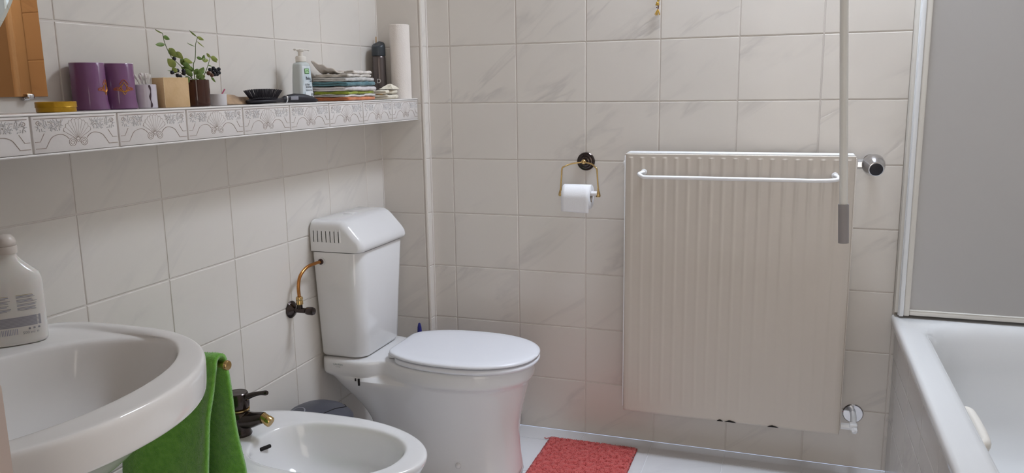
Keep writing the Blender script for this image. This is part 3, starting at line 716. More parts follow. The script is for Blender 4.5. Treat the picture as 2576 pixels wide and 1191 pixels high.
# ------------------------------------------------------------------ bidet
def build_bidet():
    cy = -1.09
    t = thing('bidet', 'white ceramic bidet with oval hollow in front of the toilet', 'bidet', (0.35, cy, 0))
    def out(s, z, dx=0.0): return [(0.006 if p[0] < 0.006 else p[0], p[1], p[2]) for p in two_ring(0.33+dx, cy, z, 0.307*s, 0.325*min(1.0, s), 0.187*s, 1.95, 3.1)]
    def inn(s, z, dx=0.0, sb=None): return two_ring(0.375+dx, cy, z, 0.20*s, (0.20 if sb is None else sb)*s, 0.134*s, 2.25, 2.6)
    rings = [out(0.60, 0.0, 0.02), out(0.61, 0.01, 0.02), out(0.58, 0.08, 0.015), out(0.57, 0.16, 0.01), out(0.66, 0.23, 0.0), out(0.80, 0.28), out(0.92, 0.325), out(0.975, 0.352), out(0.997, 0.366), out(1.0, 0.373), out(0.993, 0.3785), out(0.975, 0.3805),
             inn(1.05, 0.3805), inn(1.01, 0.379), inn(0.985, 0.373), inn(0.96, 0.360), inn(0.91, 0.325), inn(0.83, 0.290), inn(0.68, 0.262), inn(0.45, 0.248), inn(0.2, 0.244)]
    g = G(); g.add(loft(rings)); g.build('bowl', M_CER, t, sharp=60, sub=1)
    g = G(); g.add(box((0, 0, 0), (0.034, 0.009, 0.010), 0.0042, 3), 0, Matrix.Translation((0.190, cy, 0.352)) @ Matrix.Rotation(math.radians(68), 4, 'Z') @ Matrix.Rotation(math.radians(-8), 4, 'X'))
    g.build('overflow_slot', M_DARK, t)
    # mixer
    tx = 0.117
    m = thing('bidet_mixer', 'dark bronze single lever mixer with brass nozzle on the bidet', 'tap', (tx, cy, 0.3805))
    g = G(); g.add(lathe([(0.0, 0.0), (0.029, 0.0), (0.030, 0.003), (0.027, 0.010), (0.0265, 0.045), (0.028, 0.060), (0.023, 0.066), (0.0, 0.067)], (tx, cy, 0.3802), 36))
    g.add(loft([[(tx+xx, cy+hw*math.cos(2*PI*i/20), zz+hh*math.sin(2*PI*i/20)) for i in range(20)] for xx, zz, hw, hh in ((-0.01, 0.420, 0.024, 0.025), (0.02, 0.421, 0.023, 0.023), (0.045, 0.425, 0.020, 0.020), (0.066, 0.432, 0.017, 0.0165), (0.074, 0.434, 0.0155, 0.0145))]))
    g.build('body', M_BRONZE, m, sharp=50)
    g = G(); g.add(lathe([(0.027, 0), (0.0285, 0.001), (0.0285, 0.004), (0.027, 0.005)], (tx, cy, 0.4475), 36)); plabel(g.build('brass_ring', M_BRASS, m), 'thin brass ring')
    g = G(); g.add(lathe([(0.024, 0), (0.0275, 0.003), (0.0285, 0.012), (0.0285, 0.030), (0.026, 0.040), (0.024, 0.042), (0.021, 0.0415), (0.0, 0.044)], (tx, cy, 0.4525), 40)); cp = g.build('cartridge_cap', M_BRONZE, m, sharp=30)
    g = G(); g.add(tube(smooth_path([(tx+0.015, cy, 0.478), (tx+0.045, cy, 0.492), (tx+0.072, cy, 0.500), (tx+0.092, cy, 0.503)], 5), [0.010, 0.009, 0.0085, 0.008, 0.0075, 0.007, 0.0065, 0.006, 0.0058, 0.0056, 0.0055, 0.0058, 0.0062, 0.0066, 0.0066, 0.005], 12)); g.build('lever', M_BRONZE, m)
    g = G(); ax = (0.85, 0, -0.42)
    g.add(lathe([(0.009, 0), (0.0125, 0.001), (0.0125, 0.016), (0.0115, 0.017), (0.0135, 0.018), (0.0135, 0.028), (0.012, 0.030), (0.0, 0.030)], (tx+0.070, cy, 0.437), 24, ax)); plabel(g.build('nozzle', M_BRASS, m), 'brass swivel nozzle')
build_bidet()

# ------------------------------------------------------------------ radiator
def build_radiator():
    x0, x1, z0, z1, yf, yb = 0.921, 1.616, 0.158, 1.036, -0.122, -0.048
    t = thing('radiator', 'cream panel radiator with fluted front hung on the back wall', 'radiator', ((x0+x1)/2, yb, z0))
    pitch = (x1-x0-0.006)/19
    xs = []; nsub = 12
    n = 19*nsub
    zz = [z0, z0+0.006, z0+0.028, z0+0.036, z0+0.05, z0+0.3, z0+0.6, z1-0.2, z1-0.12, z1-0.04, z1-0.0142, z1-0.0130, z1-0.0112, z1-0.0100, z1-0.006, z1-0.002, z1]
    def dep(z):
        if z <= z0+0.028 or z >= z1-0.0100: return 0
        if z < z0+0.05: return (z-z0-0.028)/0.022
        if z > z1-0.0130: return (z1-0.0100-z)/0.003
        return 1
    v = []; f = []
    for z in zz:
        for i in range(n+1):
            x = x0+0.003+(x1-x0-0.006)*i/n; ph = (i/nsub) % 1
            c = (ph-0.5)/0.24
            gprof = 0.5*(1+math.cos(PI*max(-1, min(1, c))))
            ed = 0.003*(1-min(1, min(i, n-i)/3))
            v.append((x, yf+(0.003 if z > z1-0.001 else 0.0)+0.0020-(0.0008+0.0016*max(0.0, 1-(z1-z)/0.16))*gprof*dep(z)+ed, z))
    for a in range(len(zz)-1):
        for i in range(n): o = a*(n+1)+i; f.append((o, o+1, o+n+2, o+n+1))
    g = G(); g.add((v, f)); p = g.build('front_panel', M_RAD, t, sharp=50, solid=0.0015)
    g = G(); g.add(box(((x0+x1)/2, yb-0.004, (z0+z1)/2), (x1-x0-0.01, 0.008, z1-z0-0.01), 0.003)); g.build('back_panel', M_RAD, t)
    for sx, xx in ((-1, x0+0.0015), (1, x1-0.0015)):
        g = G(); g.add(box((xx, (yf+yb)/2+0.002, (z0+z1)/2+0.004), (0.003, yb-yf-0.002, z1-z0-0.02), 0.001, 1)); g.build('side_cover', M_WHITE if sx < 0 else M_RAD, t)
    g = G()
    for k in range(5): g.add(box(((x0+x1)/2, yf+0.012+k*0.0135, z1+0.001), (x1-x0-0.012, 0.006, 0.006), 0.002, 2))
    for k in range(24): g.add(box((x0+0.012+k*(x1-x0-0.024)/23, (yf+yb)/2, z1-0.003), (0.004, yb-yf-0.012, 0.004), 0.001, 1))
    g.build('top_grille', M_WHITE, t)
    g = G()
    for k in range(40):
        xx = x0+0.02+k*(x1-x0-0.04)/39; g.add(box((xx, (yf+yb)/2, (z0+z1)/2), (0.0015, yb-yf-0.014, z1-z0-0.12)))
    g.build('convector_fins', M_RAD, t)
    g = G(); g.add(lathe([(0.007, 0), (0.009, 0.002), (0.009, 0.008), (0.004, 0.010), (0, 0.010)], (x0, yf+0.035, z1-0.034), 16, (-1, 0, 0))); g.build('bleed_plug', M_WHITE, t)
    # chipped paint along the lower edge
    rnd = random.Random(2)
    for (xa, xb) in ((1.238, 1.258), (1.262, 1.300), (1.396, 1.432)):
        m = 9; pts = []
        for i in range(m+1): pts.append((xa+(xb-xa)*i/m, z0+0.0005))
        for i in range(m, -1, -1): pts.append((xa+(xb-xa)*i/m, z0+0.0005+0.0065*math.sin(PI*i/m)**0.8*rnd.uniform(0.6, 1.0)+0.0003))
        g = G(); g.add(prism(pts, 'y', yf-0.0012, yf-0.0008)); plabel(g.build('paint_chip', M_DARK, t), 'dark bare metal where the paint chipped')
    # hanging feet to the wall
    for xx in (x0+0.12, x1-0.12):
        for zzz in (z0+0.1, z1-0.1):
            g = G(); g.add(box((xx, yb/2-0.003, zzz), (0.03, -yb-0.004, 0.02))); g.build('wall_bracket', M_WHITE, t)
    # towel rail on the front
    rr = thing('radiator_towel_rail', 'white towel rail clipped across the upper front of the radiator', 'towel rail', ((0.972+1.568)/2, -0.165, 0.968))
    ya = yf-0.0005
    pth = [(0.985, ya, 0.978), (0.979, ya-0.014, 0.977), (0.974, ya-0.030, 0.974), (0.985, ya-0.041, 0.969)]+[(0.985+0.012+i*0.056, ya-0.043, 0.9665) for i in range(10)]+[(1.556, ya-0.041, 0.969), (1.567, ya-0.030, 0.974), (1.563, ya-0.014, 0.977), (1.557, ya, 0.978)]
    g = G(); g.add(tube(smooth_path(pth, 5), 0.0058, 12)); g.build('rail', M_WHITE, rr)
    for xx in (0.985, 1.557):
        g = G(); g.add(lathe([(0.010, 0), (0.010, 0.002), (0.007, 0.004)], (xx, ya, 0.978), 18, (0, -1, 0))); g.build('rail_foot', M_WHITE, rr)
    # thermostatic valve
    vx, vy, vz = 1.662, -0.082, 1.012
    h = thing('radiator_valve', 'chrome thermostat head with black end cap at the top right of the radiator', 'valve', (vx, vy, vz))
    ax = Vector((0.10, -1.0, -0.22))
    g = G(); g.add(lathe([(0.012, -0.03), (0.020, -0.022), (0.028, -0.006), (0.0325, 0.008), (0.0320, 0.022), (0.027, 0.038), (0.022, 0.050), (0.021, 0.055), (0.019, 0.0555)], (vx, vy, vz), 36, ax)); hd = g.build('head', M_CHROME, h, sharp=50)
    g = G(); g.add(lathe([(0.0, 0.053), (0.0185, 0.053), (0.0185, 0.0572), (0.017, 0.0582), (0.0, 0.0584)], (vx, vy, vz), 32, ax)); plabel(g.build('end_cap', M_BLACKM, h), 'round black end cap')
    g = G(); g.add(lathe([(0.0145, 0), (0.0145, 0.016), (0.011, 0.017), (0.011, 0.03)], (x1+0.004, vy, vz-0.002), 6, (1, 0, 0))); g.build('union_nut', M_CHROME, h, sharp=20)
    g = G(); g.add(tube([(vx, vy+0.012, vz), (vx, -0.002, vz)], 0.010, 14)); g.add(lathe([(0.022, 0), (0.022, 0.003), (0.012, 0.006)], (vx, 0.0, vz), 24, (0, -1, 0))); g.build('wall_pipe', M_CHROME, h)
    # lower shut-off
    lx, lz = 1.659, 0.188
    l = thing('return_valve', 'small white return valve with chrome wall rosette at the bottom right of the radiator', 'valve', (lx, 0, lz))
    g = G(); g.add(lathe([(0.012, 0.001), (0.031, 0.001), (0.032, 0.003), (0.029, 0.006), (0.012, 0.006)], (lx, 0, lz), 36, (0, -1, 0))); plabel(g.build('rosette', M_CHROME, l), 'chrome rosette')
    g = G(); g.add(tube(smooth_path([(lx, 0.0, lz), (lx, -0.03, lz), (lx-0.002, -0.060, lz-0.004), (lx-0.002, -0.085, lz-0.008)], 5), 0.0095, 14))
    g.add(box((lx-0.004, -0.088, lz-0.010), (0.026, 0.024, 0.022), 0.006, 3)); g.add(tube([(x1+0.002, -0.088, lz-0.012), (lx, -0.088, lz-0.012)], 0.011, 8)); g.add(lathe([(0.010, 0), (0.010, 0.010), (0.007, 0.013)], (lx-0.002, -0.100, lz-0.014), 6, (0.2, -0.8, -0.5)))
    g.build('body', M_WHITE, l)
build_radiator()

# ------------------------------------------------------------------ toilet paper holder and roll
def build_tp():
    cx, cz = 0.764, 0.998
    t = thing('toilet_paper_holder', 'bronze wall rosette with a brass wire toilet paper holder on the back wall', 'toilet paper holder', (cx, 0, cz))
    g = G(); g.add(lathe([(0.031, 0.001), (0.0315, 0.004), (0.029, 0.007), (0.025, 0.0075), (0.0245, 0.011), (0.021, 0.0125), (0.017, 0.0125), (0.0165, 0.016), (0.012, 0.018), (0.008, 0.018), (0.006, 0.032)], (cx, 0, cz), 40, (0, -1, 0)))
    g.build('rosette', M_BRONZE, t, sharp=25)
    by = -0.062
    g = G(); g.add(sphere((cx+0.004, by+0.010, cz+0.003), 0.0085, 12)); g.add(tube([(cx, -0.03, cz), (cx+0.004, by+0.008, cz+0.002)], 0.004, 10)); plabel(g.build('brass_knob', M_BRASS, t), 'brass ball')
    lx, rx, ry = 0.6965, 0.826, -0.085
    for s, xx in ((-1, lx), (1, rx)):
        p = smooth_path([(cx+0.004+s*0.004, by+0.008, cz+0.002), (cx+s*0.035, by-0.004, cz-0.003), (xx-s*0.012, ry+0.004, cz-0.011), (xx-s*0.005, ry, cz-0.018), (xx-s*0.003, ry, cz-0.040), (xx, ry, cz-0.085)], 6)
        g = G(); g.add(tube(p, 0.0027, 10)); g.build('arm', M_BRASS, t)
        g = G(); g.add(lathe([(0.003, 0.0), (0.0035, 0.006), (0.007, 0.016), (0.0085, 0.024), (0.007, 0.028), (0, 0.029)], (xx, ry, cz-0.083), 18, (0, 0, -1))); g.build('arm_end', M_BRASS, t)
    sz = cz-0.100
    g = G(); g.add(tube([(lx+0.003, ry, sz), (rx-0.003, ry, sz)], 0.0085, 16)); plabel(g.build('spindle', M_WHITE, t), 'white plastic spindle')
    # the roll
    R, r, xa, xb = 0.0405, 0.0195, 0.7085, 0.803
    rc = sz-0.0105
    M_P = mat('toilet_paper', (240, 240, 242), 0.9, bump=(180, 0.25, 3)); M_CARD = mat('card_core', (170, 158, 146), 0.9)
    roll = thing('toilet_paper_roll', 'white toilet roll with a loose hanging sheet on the brass holder', 'toilet paper', (xa, ry, rc))
    n = 56
    def rg(rad, x, z0=rc): return [(x, ry+rad*math.cos(2*PI*i/n), z0+rad*math.sin(2*PI*i/n)) for i in range(n)]
    g = G(); g.add(loft([rg(r, xa), rg(R-0.001, xa), rg(R, xa+0.001), rg(R, xb-0.001), rg(R-0.001, xb), rg(r, xb)], False, False)); g.build('paper', M_P, roll, sharp=50)
    g = G(); g.add(loft([rg(r, xa), rg(r, xb), rg(r-0.0012, xb), rg(r-0.0012, xa), rg(r, xa)], False, False)); plabel(g.build('core', M_CARD, roll), 'grey cardboard core')
    # the loose sheet leaves the roll at its front and hangs down
    v = []; f = []; m = 26
    for j in range(m+1):
        s = j/m
        if s < 0.45:
            a = PI*(0.62+0.38*s/0.45); y = ry+(R+0.0012)*math.cos(a); z = rc+(R+0.0012)*math.sin(a)
        else:
            q = (s-0.45)/0.55; y = ry-(R+0.0012)+0.003*q; z = rc-0.047*q
        for i in range(9):
            x = xa+0.0005+(xb-xa-0.001)*i/8; v.append((x, y-0.001*math.sin(i*0.7)*s, z-0.004*(i/8)*s))
    for j in range(m):
        for i in range(8): o = j*9+i; f.append((o, o+1, o+10, o+9))
    g = G(); g.add((v, f)); g.build('loose_sheet', M_P, roll, sharp=180, solid=0.0006)
build_tp()

# ------------------------------------------------------------------ bath tub, apron, screen
TB = dict(x0=1.750, x1=2.455, y0=-1.80, y1=-0.004, z=0.535)
def build_tub():
    T = TB
    t = thing('bathtub', 'white built-in bathtub along the right wall behind the tiled apron', 'bathtub', ((T['x0']+T['x1'])/2, -0.9, 0.0))
    def rr(x0, x1, y0, y1, r, z, n=10):
        out = []
        for (cx, cyy, a0) in ((x1-r, y1-r, 0), (x0+r, y1-r, PI/2), (x0+r, y0+r, PI), (x1-r, y0+r, 1.5*PI)):
            for i in range(n): a = a0+PI/2*i/(n-1); out.append((cx+r*math.cos(a), cyy+r*math.sin(a), z))
        return out
    X0, X1, Y0, Y1, Z = T['x0'], T['x1'], T['y0'], T['y1'], T['z']
    def inn(d, z, r=0.10): return rr(X0+0.072+d, X1-0.07-d, Y0+0.10+d*1.6, Y1-0.062-d*1.5, r, z)
    rings = [rr(X0+0.004, X1, Y0, Y1, 0.010, Z-0.035), rr(X0+0.0005, X1, Y0, Y1, 0.010, Z-0.030), rr(X0, X1, Y0, Y1, 0.012, Z-0.010), rr(X0+0.003, X1, Y0, Y1-0.0, 0.012, Z-0.003), rr(X0+0.010, X1-0.003, Y0+0.003, Y1-0.003, 0.014, Z),
             inn(-0.014, Z, 0.155), inn(-0.005, Z-0.0015, 0.15), inn(0.003, Z-0.006, 0.145), inn(0.009, Z-0.014, 0.14), inn(0.014, Z-0.026, 0.14), inn(0.019, Z-0.045, 0.14), inn(0.030, Z-0.12, 0.13), inn(0.045, Z-0.28, 0.10), inn(0.070, Z-0.36, 0.11), inn(0.11, Z-0.392, 0.10), inn(0.16, Z-0.40, 0.08)]
    g = G(); g.add(loft(rings, False, True)); g.build('shell', mat('tub_enamel', (222, 222, 221), 0.10, coat=0.3), t, sharp=60)
    g = G(); g.add(tube(smooth_path([(X0+0.080, -0.655, Z-0.060), (X0+0.102, -0.660, Z-0.056), (X0+0.108, -0.690, Z-0.056), (X0+0.108, -0.80, Z-0.056), (X0+0.102, -0.845, Z-0.056), (X0+0.080, -0.855, Z-0.060)], 6), 0.012, 14, flat=1.3))
    plabel(g.build('grab_handle', mat('cream_plastic', (228, 222, 212), 0.25), t), 'cream grab handle on the inner side')
    # tiled apron
    ax = 1.766
    tiled('wall_tub_apron', (ax, 0, 0), (0, -1, 0), (0, 0, 1), lines(0.11, TW, 0.0, 1.80), [0.0, 0.185, 0.315, 0.390, Z-0.034], [M_APRON, M_GROUT], back=0.03)
build_tub()

def build_screen():
    ys = -0.045; xL = 1.756; zB = TB['z']+0.006; zT = 2.02; xR = 2.44
    t = thing('bath_screen', 'frosted grey bath screen in a white aluminium frame standing on the tub rim', 'bath screen', ((xL+xR)/2, ys, zB))
    MA = mat('white_aluminium', (226, 222, 214), 0.32); MB = mat('white_aluminium_bright', (238, 240, 242), 0.2)
    g = G(); g.add(box((xL+0.004, ys+0.022, (zB+zT)/2+0.004), (0.010, 0.044, zT-zB-0.008), 0.002, 2)); g.add(box((xL+0.010, ys+0.030, (zB+zT)/2+0.004), (0.006, 0.020, zT-zB-0.008), 0.001, 1)); g.build('wall_profile', MA, t)
    g = G(); g.add(box((xL+0.0165, ys-0.004, (zB+zT)/2), (0.013, 0.020, zT-zB), 0.003, 3)); g.add(box((xL+0.0095, ys+0.006, (zB+zT)/2), (0.003, 0.016, zT-zB), 0.001, 1)); g.build('hinge_profile', MB, t)
    g = G(); g.add(box((xL+0.0315, ys, (zB+zT)/2), (0.017, 0.018, zT-zB-0.002), 0.004, 3)); g.add(box((xR-0.01, ys, (zB+zT)/2), (0.02, 0.018, zT-zB-0.002), 0.004, 3)); g.build('stile', MA, t)
    g = G(); g.add(box(((xL+xR)/2+0.0125, ys, zB+0.011), (xR-xL-0.054, 0.018, 0.014), 0.003, 3)); g.add(box(((xL+xR)/2+0.0125, ys-0.001, zB+0.019), (xR-xL-0.054, 0.016, 0.004), 0.001, 1)); g.build('bottom_rail', MA, t); g = G(); g.add(box(((xL+xR)/2+0.0125, ys, zT-0.009), (xR-xL-0.054, 0.018, 0.016), 0.003, 3)); g.build('top_rail', MA, t)
    g = G(); g.add(box(((xL+xR)/2+0.0125, ys+0.001, (zB+zT)/2), (xR-xL-0.050, 0.004, zT-zB-0.028)))
    g.build('frosted_panel', mat('frosted_acrylic', (206, 203, 200), 0.32, trans=0.2, spec=0.4), t)
build_screen()

# ------------------------------------------------------------------ blind wand
def build_wand():
    a = Vector((1.4610, -0.80, 2.597)); c = Vector((1.5455, -0.80, 0.986)); e = Vector((1.5500, -0.80, 0.900))
    t = thing('blind_wand', 'long white operating rod with grey handle hanging in front of the radiator', 'operating rod', tuple(a))
    g = G(); g.add(tube([a, a+(c-a)*0.5, c], 0.0088, 16)); g.build('rod', mat('wand_white', (226, 226, 222), 0.3), t)
    g = G(); g.add(tube([c+(c-a).normalized()*(-0.001), c+(c-a).normalized()*0.0, e], 0.0112, 20)); plabel(g.build('handle', mat('wand_grip_grey', (150, 146, 146), 0.5), t), 'grey plastic grip')
    g = G(); g.add(box((a.x, a.y, CEIL-0.004), (0.04, 0.02, 0.008), 0.002)); g.build('bracket', M_WHITE, t)
build_wand()

# ------------------------------------------------------------------ hanging charm
def build_charm():
    x, y = 1.004, -0.016
    t = thing('hanging_charm', 'small golden charm with a frayed tassel hanging on the back wall', 'ornament', (x, y, 1.62))
    M_GS = mat('golden_straw', (200, 160, 70), 0.5); M_GR = mat('charm_dark_red', (96, 52, 48), 0.6); M_GG = mat('charm_gold', (206, 170, 84), 0.28, metal=0.8)
    G().add(lathe([(0.004, 0), (0.004, 0.012), (0.006, 0.014), (0.0, 0.016)], (x, 0.0, 1.62), 12, (0, -1, 0))).build('nail', M_BRASS, t)
    G().add(tube([(x, y, 1.62), (x, y, 1.520)], 0.0007, 6)).build('cord', M_GR, t)
    g = G(); g.add(sphere((x+0.001, y, 1.521), 0.0045, 8)); g.add(sphere((x-0.002, y, 1.512), 0.005, 8)); g.add(box((x-0.002, y, 1.507), (0.012, 0.008, 0.005), 0.0015, 2)); g.build('gold_beads', M_GG, t)
    g = G(); g.add(tube([(x, y, 1.506), (x+0.001, y, 1.500), (x, y, 1.493)], 0.0018, 8)); g.add(sphere((x-0.004, y, 1.4985), 0.0017, 6)); g.build('dark_beads', M_GR, t)
    g = G(); rnd = random.Random(4)
    for i in range(26):
        dx = rnd.uniform(-0.011, 0.008); g.add(tube([(x, y, 1.494), (x+dx*0.5, y+rnd.uniform(-.002, .002), 1.486), (x+dx, y+rnd.uniform(-.004, .004), rnd.uniform(1.473, 1.481))], [0.0010, 0.0011, 0.0006], 5))
    g.build('tassel', M_GS, t)
build_charm()

# ------------------------------------------------------------------ rug
def build_rug():
    x0, x1, y1, y0 = 0.656, 0.968, -0.088, -0.62
    M_R = mat('red_cotton_pile', (212, 98, 94), 0.95, sheen=0.3, bump=(300, 0.8, 3), var=(60, (196, 80, 78), 0.3, 0.7))
    rnd = random.Random(9)
    nx, ny = 90, 150; v = []; f = []
    for j in range(ny+1):
        for i in range(nx+1):
            u, w = i/nx, j/ny; x = x0+(x1-x0)*u; y = y1+(y0-y1)*w
            if i in (0, nx): x += 0.004*noise.noise(Vector((y*60, 1, i)))
            if j in (0, ny): y += 0.004*noise.noise(Vector((x*60, 2, j)))
            h = 0.013+0.0035*noise.noise(Vector((x*90, y*60, 0)))+0.002*noise.noise(Vector((x*240, y*240, 5)))
            e = min(min(i, nx-i)/2, min(j, ny-j)/2, 1); h = 0.002+(h-0.002)*(0.35+0.65*e)
            v.append((x, y, h))
    for j in range(ny):
        for i in range(nx): o = j*(nx+1)+i; f.append((o, o+1, o+nx+2, o+nx+1))
    g = G(); g.add((v, f)); g.add(box(((x0+x1)/2, (y0+y1)/2, 0.0028), (x1-x0-0.004, y0*-1+y1-0.004, 0.0030)))
    o = g.build('bath_mat', M_R, None, sharp=180); tag(o, 'coral red shaggy cotton mat on the white floor beside the toilet', 'rug')
    gv = []; gf = []
    for i in range(24000):
        x = rnd.uniform(x0, x1); y = rnd.uniform(y0, y1)
        if i < 2600:
            if i % 3 == 0: x = x0-0.001*rnd.random()
            elif i % 3 == 1: x = x1+0.001*rnd.random()
            else: y = y1+0.001*rnd.random()
        ox = -1 if x < x0+0.004 else (1 if x > x1-0.004 else rnd.uniform(-.6, .6)); oy = 1 if y > y1-0.004 else rnd.uniform(-.6, .6)
        b = Vector((x, y, 0.004 if abs(ox) == 1 or oy == 1 else 0.012)); tip = b+Vector((ox*0.0026, oy*0.0026, rnd.uniform(0.0008, 0.0032) if abs(ox) != 1 else rnd.uniform(-0.001, 0.004)))
        a = rnd.uniform(0, PI); s = Vector((math.cos(a), math.sin(a), 0.3))*0.0009
        k = len(gv); gv += [tuple(b-s), tuple(b+s), tuple(tip+s*0.6), tuple(tip-s*0.6)]; gf.append((k, k+1, k+2, k+3))
    g2 = G(); g2.add((gv, gf)); g2.add(tube(smooth_path([(x0+0.003, y1-0.006, 0.008), (x0-0.008, y1-0.004, 0.005), (x0-0.014, y1-0.008, 0.004), (x0-0.022, y1-0.004, 0.0045)]), 0.0016, 6))
    pl = g2.build('pile', M_R, None); pl.parent = o; pl['kind'] = 'stuff'
build_rug()

# ------------------------------------------------------------------ pedal bin and toilet brush
def build_bin():
    cx, cy = 0.118, -0.738
    t = thing('pedal_bin', 'dark grey plastic bin with a domed lid between the bidet and the toilet', 'bin', (cx, cy, 0))
    M_B = mat('dark_grey_plastic', (74, 75, 84), 0.38)
    R = 0.104
    G().add(lathe([(0.0, 0.001), (R-0.014, 0.001), (R-0.010, 0.01), (R-0.002, 0.262), (R, 0.266), (R, 0.272), (0, 0.272)], (cx, cy, 0), 48)).build('body', M_B, t, sharp=50)
    # lid: flattened dome with a hinged front flap
    g = G(); g.add(lathe([(R+0.001, 0.2735), (R+0.001, 0.280), (R-0.006, 0.290), (R-0.022, 0.304), (R-0.045, 0.315), (R-0.075, 0.322), (0, 0.325)], (cx, cy, 0), 48)); lid = g.build('lid', M_B, t, sharp=50)
    def HZ(x, y):
        r = math.hypot(x-cx, y-cy); P_ = [(0, 0.325), (R-0.075, 0.322), (R-0.045, 0.315), (R-0.022, 0.304), (R-0.006, 0.290), (R+0.001, 0.280)]
        for (ra, za), (rb, zb) in zip(P_, P_[1:]):
            if r <= rb: return za+(zb-za)*(r-ra)/(rb-ra)
        return 0.28
    p = [(cx+0.042, cy+0.080, 0), (cx+0.062, cy+0.060, 0), (cx+0.064, cy+0.030, 0), (cx+0.048, cy-0.030, 0), (cx+0.020, cy-0.095, 0)]
    g = G(); g.add(tube([(q.x, q.y, HZ(q.x, q.y)-0.0002) for q in smooth_path(p, 8)], 0.0016, 6)); o = g.build('lid_seam', M_DARK, lid); o.location = (0, 0, 0)
    g = G(); g.add(tube([(x_, y_, HZ(x_, y_)) for x_, y_ in [(cx-0.045+0.032*math.cos(i*PI/12), cy-0.055+0.030*math.sin(i*PI/12)) for i in range(13)]], 0.0018, 8)); o = g.build('lid_ring', mat('light_grey_plastic', (150, 150, 158), 0.3), lid); o.location = (0, 0, 0)
    G().add(box((cx+R+0.006, cy, 0.018), (0.045, 0.05, 0.006), 0.002, 2)).build('pedal', M_B, t)
    b = thing('toilet_brush', 'toilet brush with a dark blue handle in the corner behind the toilet', 'toilet brush', (0.160, -0.112, 0))
    bx, by = 0.160, -0.112
    G().add(lathe([(0.0, 0.001), (0.045, 0.001), (0.048, 0.006), (0.040, 0.11), (0.036, 0.115), (0.034, 0.10), (0.0, 0.10)], (bx, by, 0), 32)).build('holder', M_WHITE, b)
    G().add(lathe([(0.006, 0.10), (0.007, 0.22), (0.009, 0.30), (0.0095, 0.35), (0.0075, 0.385), (0.004, 0.400), (0.0, 0.403)], (bx, by, 0), 20)).build('handle', mat('blue_plastic', (38, 40, 120), 0.3), b)
build_bin()

# ------------------------------------------------------------------ tall cabinet edge at the frame's left
def build_cabinet():
    t = thing('tall_cabinet', 'taupe edge of a tall cabinet beside the washbasin at the far left', 'cabinet', (0.36, -2.42, 0))
    M_C = mat('taupe_laminate', (176, 160, 150), 0.4)
    xf, ya, yb, zt = 0.712, -2.172, -2.66, 2.0
    G().add(box((xf/2+0.002, (ya+yb)/2, zt/2+0.001), (xf-0.006, ya-yb, zt), 0.003, 2)).build('carcass', M_C, t)
    for k, (za, zb) in enumerate(((0.08, 0.98), (0.99, 1.98))):
        G().add(box((xf+0.010, (ya+yb)/2, (za+zb)/2), (0.016, ya-yb-0.004, zb-za), 0.002, 2)).build('door', M_C, t)
build_cabinet()

# ================================================================== things on the shelf
ZS = SH_T+0.0004
def build_tin():
    t = thing('round_tin', 'flat round yellow tin below the mirror on the shelf', 'tin', (0.098, -1.517, ZS))
    c = (0.098, -1.515, ZS); R = 0.0355
    M_Y = mat('ochre_tin', (186, 142, 22), 0.28, metal=0.35, var=(40, (204, 160, 40), 0.4, 0.6))
    G().add(lathe([(0, 0), (R-0.002, 0), (R-0.001, 0.001), (R-0.001, 0.009), (0, 0.009)], c, 56)).build('base', M_Y, t)
    G().add(lathe([(0, 0.0088), (R, 0.0088), (R+0.0005, 0.0095), (R, 0.0105), (R, 0.0185), (R-0.001, 0.0195), (R-0.003, 0.0198), (R-0.004, 0.0192), (0, 0.0192)], c, 56)).build('lid', M_Y, t, sharp=30)
build_tin()

